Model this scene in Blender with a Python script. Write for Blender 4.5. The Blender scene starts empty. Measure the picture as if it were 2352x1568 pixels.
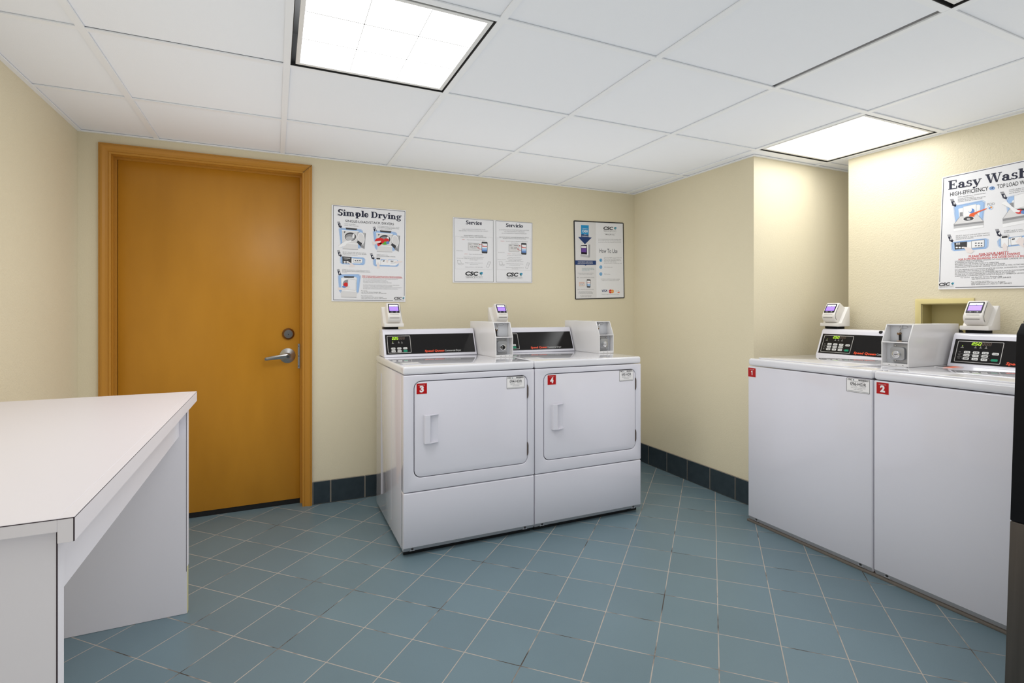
import bpy, bmesh, math, random
from mathutils import Vector, Matrix
R = math.radians
random.seed(4)
sc = bpy.context.scene
COL = sc.collection

# ------------------------------------------------------------------ camera
CAM = Vector((-0.0428, -3.3037, 1.1478))
cd = bpy.data.cameras.new('camera')
cd.sensor_fit = 'HORIZONTAL'; cd.sensor_width = 36.0
cd.lens = 1193.75 / 2352 * 36.0
cd.shift_x = 0.0
cd.shift_y = -(784.0 - 715.2) / 2352.0
cd.clip_start = 0.02
co = bpy.data.objects.new('camera', cd); COL.objects.link(co)
co.location = CAM
co.rotation_euler = (R(90), 0, R(-24.527))
sc.camera = co
# ------------------------------------------------------------------ world, exposure
w = bpy.data.worlds.new('world'); sc.world = w; w.use_nodes = True
w.node_tree.nodes['Background'].inputs[0].default_value = (1.0, 0.99, 0.985, 1)
w.node_tree.nodes['Background'].inputs[1].default_value = 0.04
sc.view_settings.view_transform = 'Standard'
sc.view_settings.look = 'None'
sc.view_settings.gamma = 1.0
sc.view_settings.use_curve_mapping = False
sc.view_settings.exposure = 0.25
LAMP = 4.8
sc.cycles.max_bounces = 8
sc.cycles.diffuse_bounces = 4
sc.cycles.glossy_bounces = 4
sc.cycles.use_adaptive_sampling = True
sc.cycles.adaptive_threshold = 0.03
sc.cycles.use_denoising = True
# the photograph is an exposure blend with very even room light: ambient term of the renderer
sc.cycles.use_fast_gi = True
sc.cycles.fast_gi_method = 'ADD'
w.light_settings.ao_factor = 0.315
w.light_settings.distance = 0.8

# ------------------------------------------------------------------ room numbers
H = 2.0609
XL, XR = -0.950, 2.5174          # left wall, right wall
YN = -1.115                      # end of the right wall, face of the alcove
XA, YA = 3.09, -1.304            # wall behind the washers and its end
YF = -5.2                        # where the modelled room stops behind the camera
GX = [-0.6121 + 0.6096 * i for i in range(7)]
GY = [-0.5864 - 0.6096 * j for j in range(8)]
DX, DY, DW, DZ = 0.497, -0.9019, 0.6856, 0.8908
WX, WY, WW, WZ = 2.3201, -1.2435, 0.6576, 0.8958

# ------------------------------------------------------------------ materials
MATS = {}
def mat(name, col, rough=0.5, metal=0.0, spec=0.5, bump=None, emit=None, estr=0.0, var=None, coat=0.0):
    m = bpy.data.materials.new(name); m.use_nodes = True
    nt = m.node_tree; b = nt.nodes['Principled BSDF']
    b.inputs['Base Color'].default_value = (*col, 1)
    b.inputs['Roughness'].default_value = rough
    b.inputs['Metallic'].default_value = metal
    b.inputs['Specular IOR Level'].default_value = spec
    if coat:
        b.inputs['Coat Weight'].default_value = coat; b.inputs['Coat Roughness'].default_value = 0.05
    if emit:
        b.inputs['Emission Color'].default_value = (*emit, 1); b.inputs['Emission Strength'].default_value = estr
    tc = None
    if bump or var:
        tc = nt.nodes.new('ShaderNodeTexCoord')
    if bump:
        s, st, dist = bump
        n = nt.nodes.new('ShaderNodeTexNoise'); n.inputs['Scale'].default_value = s; n.inputs['Detail'].default_value = 3
        nt.links.new(tc.outputs['Object'], n.inputs['Vector'])
        bp = nt.nodes.new('ShaderNodeBump'); bp.inputs['Strength'].default_value = st; bp.inputs['Distance'].default_value = dist
        nt.links.new(n.outputs['Fac'], bp.inputs['Height']); nt.links.new(bp.outputs['Normal'], b.inputs['Normal'])
    if var:
        s, col2, stretch = var
        mp = nt.nodes.new('ShaderNodeMapping'); mp.inputs['Scale'].default_value = stretch
        nt.links.new(tc.outputs['Object'], mp.inputs['Vector'])
        n2 = nt.nodes.new('ShaderNodeTexNoise'); n2.inputs['Scale'].default_value = s; n2.inputs['Detail'].default_value = 5
        nt.links.new(mp.outputs['Vector'], n2.inputs['Vector'])
        cr = nt.nodes.new('ShaderNodeValToRGB')
        cr.color_ramp.elements[0].position = 0.3; cr.color_ramp.elements[1].position = 0.7
        cr.color_ramp.elements[0].color = (*col, 1); cr.color_ramp.elements[1].color = (*col2, 1)
        nt.links.new(n2.outputs['Fac'], cr.inputs['Fac']); nt.links.new(cr.outputs['Color'], b.inputs['Base Color'])
    MATS[name] = m
    return m

WALLC = (0.73, 0.66, 0.485)
mat('wall_paint', WALLC, 0.55, bump=(170, 0.25, 0.004), spec=0.3)
mat('wall_stucco', WALLC, 0.5, bump=(150, 0.42, 0.005), spec=0.35)
mat('ceiling_tile', (0.855, 0.875, 0.915), 0.9, bump=(300, 0.12, 0.002), spec=0.1)
mat('ceiling_grid', (0.86, 0.88, 0.91), 0.45)
mat('plenum', (0.012, 0.012, 0.012), 0.9)
mat('baseboard_tile', (0.024, 0.036, 0.046), 0.32, var=(25, (0.034, 0.048, 0.058), (1, 1, 1)))
mat('grout', (0.30, 0.27, 0.23), 0.9)
mat('door_paint', (0.50, 0.225, 0.017), 0.36, var=(3.0, (0.43, 0.188, 0.012), (2, 2, .6)), bump=(60, 0.05, 0.002))
mat('casing_paint', (0.47, 0.215, 0.028), 0.35)
mat('black_rubber', (0.008, 0.008, 0.009), 0.6)
mat('steel', (0.50, 0.49, 0.48), 0.32, metal=1.0)
mat('bronze', (0.30, 0.20, 0.12), 0.32, metal=1.0)
mat('chrome', (0.8, 0.8, 0.8), 0.12, metal=1.0)
mat('grey_metal', (0.42, 0.43, 0.45), 0.38, metal=0.6)
mat('laminate', (0.79, 0.755, 0.79), 0.38, bump=(400, 0.03, 0.001))
mat('laminate_leg', (0.78, 0.755, 0.80), 0.4, bump=(400, 0.03, 0.001))
mat('laminate_edge', (0.06, 0.045, 0.055), 0.6)
mat('glue_yellow', (0.62, 0.57, 0.30), 0.7)
mat('enamel', (0.71, 0.70, 0.765), 0.2, coat=1.0)
mat('enamel_top', (0.735, 0.73, 0.77), 0.10, coat=0.8)
mat('enamel_grey', (0.36, 0.37, 0.40), 0.35)
mat('gap_dark', (0.03, 0.03, 0.032), 0.7)
mat('hinge_brown', (0.10, 0.075, 0.065), 0.5)
mat('panel_black', (0.010, 0.009, 0.009), 0.14, spec=0.22)
mat('panel_line', (0.55, 0.53, 0.51), 0.4)
mat('button_white', (0.72, 0.72, 0.70), 0.4)
mat('button_mark', (0.10, 0.10, 0.10), 0.6)
mat('button_green', (0.0, 0.25, 0.13), 0.4)
mat('icon_grey', (0.33, 0.32, 0.31), 0.6)
mat('brand_red', (0.85, 0.085, 0.03), 0.4)
mat('brand_white', (0.75, 0.74, 0.72), 0.4)
mat('led_on', (0.3, 0.6, 0.02), 0.4, emit=(0.55, 0.95, 0.05), estr=0.9)
mat('led_off', (0.11, 0.075, 0.055), 0.5)
mat('box_white', (0.80, 0.79, 0.79), 0.28, coat=0.3)
mat('box_inside', (0.60, 0.61, 0.64), 0.4)
mat('reader_white', (0.78, 0.75, 0.71), 0.38)
mat('reader_slot', (0.16, 0.155, 0.15), 0.5)
mat('screen_purple', (0.1, 0.05, 0.3), 0.3, emit=(0.40, 0.24, 0.95), estr=0.95)
mat('screen_white', (0.3, 0.3, 0.3), 0.3, emit=(0.80, 0.78, 0.92), estr=0.9)
mat('screen_bezel', (0.010, 0.006, 0.016), 0.25, spec=0.2)
mat('sticker_red', (0.42, 0.004, 0.006), 0.4)
mat('sticker_white', (0.82, 0.80, 0.80), 0.45)
mat('board_white', (0.80, 0.80, 0.82), 0.33)
mat('board_grey', (0.70, 0.69, 0.69), 0.33)
mat('navy', (0.010, 0.012, 0.035), 0.5)
mat('ink', (0.018, 0.018, 0.022), 0.5)
mat('ink_grey', (0.22, 0.22, 0.23), 0.5)
mat('line_grey', (0.45, 0.45, 0.46), 0.5)
mat('red_ink', (0.55, 0.02, 0.02), 0.5)
mat('blue_light', (0.34, 0.52, 0.80), 0.5)
mat('blue_mid', (0.13, 0.26, 0.58), 0.5)
mat('blue_cyan', (0.01, 0.27, 0.56), 0.5)
mat('blue_deep', (0.006, 0.035, 0.15), 0.5)
mat('teal', (0.01, 0.22, 0.26), 0.5)
mat('teal_dark', (0.004, 0.05, 0.10), 0.5)
mat('art_white', (0.86, 0.86, 0.87), 0.5)
mat('art_grey', (0.50, 0.50, 0.51), 0.5)
mat('art_mid', (0.28, 0.28, 0.29), 0.5)
mat('art_dark', (0.05, 0.05, 0.055), 0.5)
mat('skin_tone', (0.80, 0.72, 0.70), 0.5)
mat('art_red', (0.65, 0.02, 0.02), 0.5)
mat('art_orange', (0.80, 0.12, 0.03), 0.5)
mat('art_amber', (0.80, 0.33, 0.06), 0.5)
mat('art_green', (0.10, 0.42, 0.05), 0.5)
mat('art_purple', (0.13, 0.05, 0.30), 0.5)
mat('box_frame', (0.70, 0.60, 0.28), 0.5)
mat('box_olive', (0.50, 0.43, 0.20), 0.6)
mat('cabinet_black', (0.004, 0.004, 0.005), 0.5, spec=0.2)
mat('cabinet_steel', (0.085, 0.075, 0.068), 0.45, metal=0.6, var=(6, (0.11, 0.098, 0.088), (1, 12, .4)))
mat('plinth', (0.15, 0.13, 0.11), 0.7)
for nm, k in (('lens_bright', 1.55), ('lens_alcove', 1.1), ('lens_dim', 0.36)):
    mat(nm, (0.9, 0.9, 0.9), 0.5, emit=(0.97, 0.985, 1.0), estr=LAMP*k)
mat('lens_rib', (0.85, 0.85, 0.85), 0.6)
mat('lamp_housing', (0.02, 0.02, 0.02), 0.6)
mat('lamp_frame', (0.80, 0.80, 0.79), 0.4)
mat('hose_black', (0.008, 0.008, 0.008), 0.5)

def floor_material():
    m = bpy.data.materials.new('floor_tiles'); m.use_nodes = True; MATS['floor_tiles'] = m
    nt = m.node_tree; N = nt.nodes; L = nt.links; b = N['Principled BSDF']
    tc = N.new('ShaderNodeTexCoord'); sp = N.new('ShaderNodeSeparateXYZ'); L.new(tc.outputs['Object'], sp.inputs[0])
    def ma(op, a, bb=None, c=None):
        n = N.new('ShaderNodeMath'); n.operation = op
        for i, x in enumerate((a, bb, c)):
            if x is None: continue
            if isinstance(x, (int, float)): n.inputs[i].default_value = x
            else: L.new(x, n.inputs[i])
        return n.outputs[0]
    a = ma('DIVIDE', ma('ADD', sp.outputs[0], 0.0324), 0.1427)
    c = ma('DIVIDE', ma('ADD', sp.outputs[1], 0.8017), 0.1403)
    u = ma('MULTIPLY', ma('ADD', a, c), 0.5); v = ma('MULTIPLY', ma('SUBTRACT', a, c), 0.5)
    du = ma('ABSOLUTE', ma('SUBTRACT', u, ma('ROUND', u))); dv = ma('ABSOLUTE', ma('SUBTRACT', v, ma('ROUND', v)))
    d = ma('MINIMUM', du, dv)
    nz = N.new('ShaderNodeTexNoise'); nz.inputs['Scale'].default_value = 14; nz.inputs['Detail'].default_value = 4
    L.new(tc.outputs['Object'], nz.inputs['Vector'])
    wid = ma('ADD', 0.0052, ma('MULTIPLY', nz.outputs['Fac'], 0.0066))
    mask = N.new('ShaderNodeMapRange'); mask.interpolation_type = 'SMOOTHSTEP'
    L.new(ma('SUBTRACT', d, wid), mask.inputs['Value'])
    mask.inputs['From Min'].default_value = -0.0012; mask.inputs['From Max'].default_value = 0.0016
    # tile tint, one per tile
    cmb = N.new('ShaderNodeCombineXYZ'); L.new(ma('FLOOR', u), cmb.inputs[0]); L.new(ma('FLOOR', v), cmb.inputs[1])
    wn = N.new('ShaderNodeTexWhiteNoise'); wn.noise_dimensions = '2D'; L.new(cmb.outputs[0], wn.inputs['Vector'])
    n2 = N.new('ShaderNodeTexNoise'); n2.inputs['Scale'].default_value = 420; n2.inputs['Detail'].default_value = 2
    L.new(tc.outputs['Object'], n2.inputs['Vector'])
    n3 = N.new('ShaderNodeTexNoise'); n3.inputs['Scale'].default_value = 3.0; n3.inputs['Detail'].default_value = 5
    L.new(tc.outputs['Object'], n3.inputs['Vector'])
    val = ma('ADD', ma('ADD', 0.80, ma('MULTIPLY', wn.outputs['Value'], 0.10)),
             ma('ADD', ma('MULTIPLY', n2.outputs['Fac'], 0.16), ma('MULTIPLY', n3.outputs['Fac'], 0.14)))
    mx = N.new('ShaderNodeMix'); mx.data_type = 'RGBA'; mx.blend_type = 'MULTIPLY'; mx.inputs[0].default_value = 1
    mx.inputs[6].default_value = (0.135, 0.200, 0.232, 1)
    cv = N.new('ShaderNodeCombineColor')
    for i in range(3): L.new(val, cv.inputs[i])
    L.new(cv.outputs[0], mx.inputs[7])
    # grout: pale, in places dark with dirt
    n4 = N.new('ShaderNodeTexNoise'); n4.inputs['Scale'].default_value = 5.5; n4.inputs['Detail'].default_value = 6
    L.new(tc.outputs['Object'], n4.inputs['Vector'])
    gr = N.new('ShaderNodeValToRGB'); e = gr.color_ramp.elements
    e[0].position = 0.35; e[0].color = (0.07, 0.055, 0.045, 1); e[1].position = 0.455; e[1].color = (0.40, 0.355, 0.315, 1)
    L.new(n4.outputs['Fac'], gr.inputs['Fac'])
    m2 = N.new('ShaderNodeMix'); m2.data_type = 'RGBA'
    L.new(mask.outputs[0], m2.inputs[0]); L.new(gr.outputs['Color'], m2.inputs[6]); L.new(mx.outputs[2], m2.inputs[7])
    L.new(m2.outputs[2], b.inputs['Base Color'])
    rg = N.new('ShaderNodeMapRange'); L.new(mask.outputs[0], rg.inputs['Value'])
    rg.inputs['To Min'].default_value = 0.9; rg.inputs['To Max'].default_value = 0.36
    L.new(rg.outputs[0], b.inputs['Roughness'])
    bp = N.new('ShaderNodeBump'); bp.inputs['Strength'].default_value = 0.5; bp.inputs['Distance'].default_value = 0.002
    L.new(ma('ADD', mask.outputs[0], ma('MULTIPLY', n2.outputs['Fac'], 0.12)), bp.inputs['Height'])
    L.new(bp.outputs['Normal'], b.inputs['Normal'])
floor_material()

# ------------------------------------------------------------------ mesh builder
class MB:
    def __init__(s): s.v = []; s.f = []; s.m = []; s.mats = []
    def mi(s, m):
        if m not in s.mats: s.mats.append(m)
        return s.mats.index(m)
    def face(s, pts, m):
        b = len(s.v); s.v += [tuple(p) for p in pts]; s.f.append(tuple(range(b, b + len(pts)))); s.m.append(s.mi(m))
    def mesh(s, vs, fs, m):
        b = len(s.v); s.v += [tuple(p) for p in vs]; k = s.mi(m)
        for f in fs: s.f.append(tuple(i + b for i in f)); s.m.append(k)
    def box(s, x0, x1, y0, y1, z0, z1, m):
        s.mesh([(x0,y0,z0),(x1,y0,z0),(x1,y1,z0),(x0,y1,z0),(x0,y0,z1),(x1,y0,z1),(x1,y1,z1),(x0,y1,z1)],
               [(0,3,2,1),(4,5,6,7),(0,1,5,4),(1,2,6,5),(2,3,7,6),(3,0,4,7)], m)
    def prism(s, pts, ax, a, b, m):
        def P(p, t):
            return (t, p[0], p[1]) if ax == 'x' else (p[0], t, p[1]) if ax == 'y' else (p[0], p[1], t)
        n = len(pts)
        s.mesh([P(p, a) for p in pts] + [P(p, b) for p in pts],
               [tuple(range(n))[::-1], tuple(range(n, 2*n))] + [(i, (i+1) % n, n + (i+1) % n, n + i) for i in range(n)], m)
    def ring(s, outer, inner, ax, a, b, m):
        # frame between two loops with the same number of points, extruded from a to b
        def P(p, t):
            return (t, p[0], p[1]) if ax == 'x' else (p[0], t, p[1]) if ax == 'y' else (p[0], p[1], t)
        n = len(outer); vs = []
        for t in (a, b): vs += [P(p, t) for p in outer] + [P(p, t) for p in inner]
        fs = []
        for i in range(n):
            j = (i+1) % n
            fs += [(i, j, n+j, n+i), (2*n+i, 3*n+i, 3*n+j, 2*n+j), (i, 2*n+i, 2*n+j, j), (n+i, n+j, 3*n+j, 3*n+i)]
        s.mesh(vs, fs, m)
    def cyl(s, c, ax, prof, m, n=32):
        # lathe around an axis through c: prof = [(t, r), ...]
        vs = []; fs = []
        for (t, r) in prof:
            for k in range(n):
                a = 2*math.pi*k/n; p, q = r*math.cos(a), r*math.sin(a)
                vs.append((c[0]+t, c[1]+p, c[2]+q) if ax == 'x' else (c[0]+p, c[1]+t, c[2]+q) if ax == 'y' else (c[0]+p, c[1]+q, c[2]+t))
        for i in range(len(prof)-1):
            for k in range(n):
                l = (k+1) % n; fs.append((i*n+k, i*n+l, (i+1)*n+l, (i+1)*n+k))
        fs.append(tuple(range(n))[::-1]); fs.append(tuple(range((len(prof)-1)*n, len(prof)*n)))
        s.mesh(vs, fs, m)
    def tube(s, pts, r, m, n=10):
        pts = [Vector(p) for p in pts]; vs = []; fs = []
        for i, p in enumerate(pts):
            d = (pts[min(i+1, len(pts)-1)] - pts[max(i-1, 0)]).normalized()
            u = d.cross(Vector((0.3, 0.2, 1))).normalized(); v = d.cross(u)
            for k in range(n):
                a = 2*math.pi*k/n; vs.append(p + u*math.cos(a)*r + v*math.sin(a)*r)
        for i in range(len(pts)-1):
            for k in range(n):
                l = (k+1) % n; fs.append((i*n+k, i*n+l, (i+1)*n+l, (i+1)*n+k))
        fs.append(tuple(range(n))[::-1]); fs.append(tuple(range((len(pts)-1)*n, len(pts)*n)))
        s.mesh(vs, fs, m)
    def build(s, name, parent=None, bevel=0, seg=2, origin=None, smooth=True, fix=True, loc=None):
        me = bpy.data.meshes.new(name)
        o3 = Vector(origin) if origin else Vector((0, 0, 0))
        me.from_pydata([tuple(Vector(p) - o3) for p in s.v], [], s.f)
        for k in s.mats: me.materials.append(MATS[k])
        me.polygons.foreach_set('material_index', s.m)
        bm = bmesh.new(); bm.from_mesh(me)
        if fix:
            bmesh.ops.remove_doubles(bm, verts=bm.verts, dist=1e-6)
            bmesh.ops.dissolve_degenerate(bm, dist=1e-7, edges=bm.edges)
            bmesh.ops.recalc_face_normals(bm, faces=bm.faces)
        if bevel:
            es = [e for e in bm.edges if len(e.link_faces) == 2 and e.calc_face_angle(0) > R(32)]
            bmesh.ops.bevel(bm, geom=es, offset=bevel, segments=seg, profile=0.5, affect='EDGES', clamp_overlap=True)
        bm.to_mesh(me); bm.free()
        if smooth:
            me.polygons.foreach_set('use_smooth', [True]*len(me.polygons)); me.set_sharp_from_angle(angle=R(35))
        me.update()
        o = bpy.data.objects.new(name, me); COL.objects.link(o)
        o.location = o3 if loc is None else loc
        if parent: o.parent = parent
        return o
def rr(x0, y0, x1, y1, r, n=6):
    pts = []
    for cx, cy, a0 in ((x1-r, y0+r, -90), (x1-r, y1-r, 0), (x0+r, y1-r, 90), (x0+r, y0+r, 180)):
        for k in range(n+1):
            a = R(a0 + 90*k/n); pts.append((cx + r*math.cos(a), cy + r*math.sin(a)))
    return pts
def rect_like(x0, y0, x1, y1, n=6):
    return [p for p in ((x1, y0), (x1, y1), (x0, y1), (x0, y0)) for k in range(n+1)]
def empty(name, loc, rz=0):
    o = bpy.data.objects.new(name, None); COL.objects.link(o); o.location = loc; o.rotation_euler = (0, 0, rz)
    o.empty_display_size = 0.1
    return o
def tag(o, label, cat, group=None):
    o['label'] = label; o['category'] = cat
    if group: o['group'] = group
    return o
def struct(o, label=None):
    o['kind'] = 'structure'
    if label: o['label'] = label
    return o

# ------------------------------------------------------------------ lettering
_tc = {}
def text_geo(s, bold=0.0, shear=0.0, res=2):
    key = (s, bold, shear, res)
    if key in _tc: return _tc[key]
    cu = bpy.data.curves.new('t', 'FONT'); cu.body = s; cu.size = 1; cu.offset = bold; cu.shear = shear
    cu.resolution_u = res; cu.fill_mode = 'BOTH'
    ob = bpy.data.objects.new('t', cu); me = bpy.data.meshes.new_from_object(ob)
    vs = [(v.co.x, v.co.y) for v in me.vertices]; fs = [tuple(p.vertices) for p in me.polygons]
    bpy.data.objects.remove(ob); bpy.data.curves.remove(cu); bpy.data.meshes.remove(me)
    if not vs: vs = [(0, 0)]
    x0 = min(v[0] for v in vs); x1 = max(v[0] for v in vs)
    _tc[key] = (vs, fs, x0, x1)
    return _tc[key]
CAPH = max(v[1] for v in text_geo('H')[0])
def put_text(mb, s, P, x0, w, y0, cap, m, bold=0.0, shear=0.0, res=2):
    """lettering laid into a plane: P(u, v) gives the 3D point; fills width w, capital height cap"""
    if s == '1':
        mb.face([P(x0 + p*w, y0 + q*cap) for p, q in ((.42, 0), (.86, 0), (.86, 1), (.56, 1), (.10, .80), (.10, .60), (.42, .72))], m); return
    vs, fs, a, b = text_geo(s, bold, shear, res)
    kx = w / max(b - a, 1e-6); ky = cap / CAPH
    mb.mesh([P(x0 + (x - a)*kx, y0 + y*ky) for x, y in vs], fs, m)

# bold serif letters (capital height 1, x-height 0.68) drawn from stems, bowls and slab serifs
class Glyph:
    def __init__(s, w): s.w = w; s.p = []
    def r(s, x0, y0, x1, y1): s.p.append([(x0,y0),(x1,y0),(x1,y1),(x0,y1)]); return s
    def q(s, *pts): s.p.append(list(pts)); return s
    def arc(s, cx, cy, rx, ry, a0, a1, tv, th, n=14):
        for k in range(n):
            a, b = R(a0+(a1-a0)*k/n), R(a0+(a1-a0)*(k+1)/n)
            s.p.append([(cx+rx*math.cos(a), cy+ry*math.sin(a)), (cx+rx*math.cos(b), cy+ry*math.sin(b)),
                        (cx+(rx-tv)*math.cos(b), cy+(ry-th)*math.sin(b)), (cx+(rx-tv)*math.cos(a), cy+(ry-th)*math.sin(a))])
        return s
    def dot(s, cx, cy, r):
        s.p.append([(cx+r*math.cos(k*math.pi/8), cy+r*math.sin(k*math.pi/8)) for k in range(16)]); return s
S_, h_ = 0.235, 0.10
def G_stem(g, x, y0, y1, top='l', foot=True):
    g.r(x, y0, x+S_, y1)
    if foot: g.r(x-.08, y0, x+S_+.08, y0+h_)
    if top == 'l': g.r(x-.08, y1-h_, x+S_, y1)
    if top == 'b': g.r(x-.08, y1-h_, x+S_+.08, y1)
    return g
def G_arch(g, x, w):
    g.arc(x+S_/2+w/2-.02, .44, w/2+.10, .245, 0, 165, .19, .13)
    g.r(x+S_/2+w+.08-.19, 0, x+S_/2+w+.08, .46)
    g.r(x+S_/2+w+.08-.27, 0, x+S_/2+w+.16, h_)
    return x+S_/2+w+.08-S_
GL = {}
g = Glyph(.68); g.arc(.34,.735,.30,.285,25,270,.225,.13); g.arc(.33,.275,.31,.295,-155,90,.225,.13); g.r(.55,.70,.62,1.0); g.r(.03,0,.10,.30); GL['S'] = g
g = Glyph(.40); G_stem(g,.10,0,.68); g.dot(.195,.88,.12); GL['i'] = g
g = Glyph(1.22); G_stem(g,.10,0,.68); x = G_arch(g,.10,.36); x = G_arch(g,x,.36); GL['m'] = g
g = Glyph(.82); G_stem(g,.10,0,.68); G_arch(g,.10,.36); GL['n'] = g
g = Glyph(.82); G_stem(g,.10,0,1.0); G_arch(g,.10,.36); GL['h'] = g
g = Glyph(.74); G_stem(g,.10,-.28,.68); g.arc(.34,.34,.35,.36,-180,180,.235,.14); GL['p'] = g
g = Glyph(.40); G_stem(g,.10,0,1.0); GL['l'] = g
g = Glyph(.62); g.arc(.31,.34,.30,.36,20,330,.225,.13); g.r(.10,.30,.60,.39); GL['e'] = g
g = Glyph(.92); G_stem(g,.10,0,1.0); g.r(.02,.91,.45,1.0); g.r(.02,0,.45,.09); g.arc(.42,.5,.44,.5,-90,90,.2,.1); GL['D'] = g
g = Glyph(.60); G_stem(g,.10,0,.68); g.arc(.44,.40,.26,.29,55,170,.15,.14); g.dot(.50,.55,.10); GL['r'] = g
g = Glyph(.74); g.q((.04,.68),(.26,.68),(.48,.06),(.37,-.0),(.29,.02)); g.q((.62,.68),(.70,.68),(.36,-.18),(.26,-.18)); g.r(0,.60,.33,.68); g.r(.50,.60,.76,.68); g.q((.36,-.18),(.26,-.18),(.14,-.29),(.10,-.20),(.2,-.1)); g.dot(.13,-.20,.10); GL['y'] = g
g = Glyph(.70); g.arc(.30,.44,.28,.25,-180,180,.19,.115); g.arc(.31,-.08,.31,.20,-180,180,.13,.10); g.q((.08,.20),(.2,.24),(.24,.10),(.12,.02)); g.q((.12,.02),(.12,.12),(.5,.10),(.6,-.02)); g.dot(.62,.64,.09); GL['g'] = g
g = Glyph(.72); g.q((.04,.68),(.26,.68),(.48,0),(.32,0)); g.q((.60,.68),(.69,.68),(.42,0),(.36,0)); g.r(0,.60,.33,.68); g.r(.48,.60,.74,.68); GL['v'] = g
g = Glyph(.60); g.arc(.31,.34,.30,.36,45,320,.225,.13); g.dot(.46,.52,.11); GL['c'] = g
g = Glyph(.68); g.arc(.34,.34,.33,.36,-180,180,.235,.13); GL['o'] = g
g = Glyph(.86); G_stem(g,.10,0,1.0); g.r(.02,.91,.74,1.0); g.r(.02,0,.78,.09); g.r(.2,.46,.55,.55); g.r(.49,.36,.56,.66); g.r(.66,.70,.74,1.0); g.r(.70,0,.78,.32); GL['E'] = g
g = Glyph(.72); g.arc(.29,.20,.27,.22,-180,180,.19,.115); g.arc(.32,.42,.24,.27,0,160,.18,.12); g.r(.38,.08,.56,.44); g.r(.40,0,.70,h_); g.dot(.17,.51,.10); GL['a'] = g
g = Glyph(.56); g.arc(.27,.50,.22,.20,25,270,.15,.09); g.arc(.27,.20,.24,.21,-155,90,.15,.09); g.r(.40,.48,.46,.69); g.r(.04,0,.10,.22); GL['s'] = g
g = Glyph(1.30); g.q((.06,1),(.29,1),(.52,.0),(.38,0)); g.q((.60,.86),(.66,.96),(.50,0),(.42,0)); g.q((.55,1),(.78,1),(.98,0),(.84,0)); g.q((1.14,1),(1.22,1),(.96,0),(.90,0)); g.r(0,.91,.38,1); g.r(.48,.91,.86,1); g.r(1.02,.91,1.30,1); GL['W'] = g
def serif(mb, s, P, x0, w, y0, cap, m, gap=-0.03):
    tot = sum(GL[c].w if c != ' ' else .34 for c in s) + gap*(len(s)-1)
    k = w/tot; x = 0; d = 0
    for c in s:
        if c == ' ': x += .34 + gap; continue
        d = 0
        for poly in GL[c].p:
            d += 1; mb.face([P(x0 + (x+p)*k, y0 + q*cap, d*.000012) for p, q in poly], m)
        x += GL[c].w + gap

# ================================================================== ROOM
m = MB(); m.face([(XL-.1, YF, 0), (3.7, YF, 0), (3.7, 0.12, 0), (XL-.1, 0.12, 0)], 'floor_tiles')
m.face([(XL-.1, YF, -.05), (3.7, YF, -.05), (3.7, 0.12, -.05), (XL-.1, 0.12, -.05)], 'grout')
struct(m.build('floor', smooth=False, fix=False))
# ceiling: lay-in tiles and T-bars below a dark plenum
LIGHT_CELLS = [(1, 1, 2), (3, 3, 4), (5, 1, 2)]      # (column index in GX, row from, row to)
m = MB()
xs = [XL] + GX + [3.7]; ys = [0.0] + GY + [YF]
holes = {(2, 2), (4, 4), (6, 2)}                     # (column between xs[c], xs[c+1]; row between ys[r], ys[r+1])
slits = {(4, 3): (0, .026, 0, 0), (5, 4): (.0, 0, 0, 0), (1, 2): (0, 0, 0, .0138), (0, 3): (0, 0, .0, .0138), (4, 0): (0, .0, 0, 0)}
for c in range(len(xs)-1):
    for r in range(len(ys)-1):
        if (c, r) in holes: continue
        a, b_, t, u = slits.get((c, r), (0, 0, 0, 0))
        x0, x1, y1, y0 = xs[c]+a, xs[c+1]-b_, ys[r]-u, ys[r+1]+t
        m.box(x0, x1, y0, y1, H+.006, H+.020, 'ceiling_tile')
m.face([(XL-.1, YF, H+.16), (3.7, YF, H+.16), (3.7, 0.12, H+.16), (XL-.1, 0.12, H+.16)], 'plenum')
for x in GX: m.box(x-.012, x+.012, YF, 0, H, H+.005, 'ceiling_grid')
for y in GY:
    xx = [XL] + GX + [3.7]
    for i in range(len(xx)-1):
        m.box(xx[i]+.012, xx[i+1]-.012, y-.012, y+.012, H+.0004, H+.005, 'ceiling_grid')
# wall angles
m.box(XL, XR, -.018, 0, H-.001, H+.004, 'ceiling_grid'); m.box(XL, XL+.018, YF, -.018, H-.001, H+.004, 'ceiling_grid')
m.box(XR-.018, XR, YN, -.018, H-.001, H+.004, 'ceiling_grid'); m.box(XR-.018, 3.7, YN-.018, YN, H-.001, H+.004, 'ceiling_grid')
m.box(XA-.018, XA, YF, YA, H-.001, H+.004, 'ceiling_grid'); m.box(XA-.018, 3.7, YA, YA+.018, H-.001, H+.004, 'ceiling_grid')
struct(m.build('ceiling', smooth=False))

# walls
DOX0, DOX1, DOZ = -0.812, 0.106, 1.962               # door opening
m = MB()
m.box(XL-.1, DOX0, 0, .13, 0, H+.02, 'wall_paint'); m.box(DOX1, 3.7, 0, .13, 0, H+.02, 'wall_paint'); m.box(DOX0, DOX1, 0, .13, DOZ, H+.02, 'wall_paint')
struct(m.build('wall_back', smooth=False))
m = MB(); m.box(XL-.1, XL, YF, 0, 0, H+.02, 'wall_stucco'); struct(m.build('wall_left', smooth=False))
m = MB(); m.box(XR, 3.7, YN, 0, 0, H+.02, 'wall_paint'); struct(m.build('wall_right', smooth=False))
m = MB(); m.box(3.7, 3.8, YF, 0, 0, H+.02, 'wall_stucco'); struct(m.build('wall_end', smooth=False))
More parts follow.
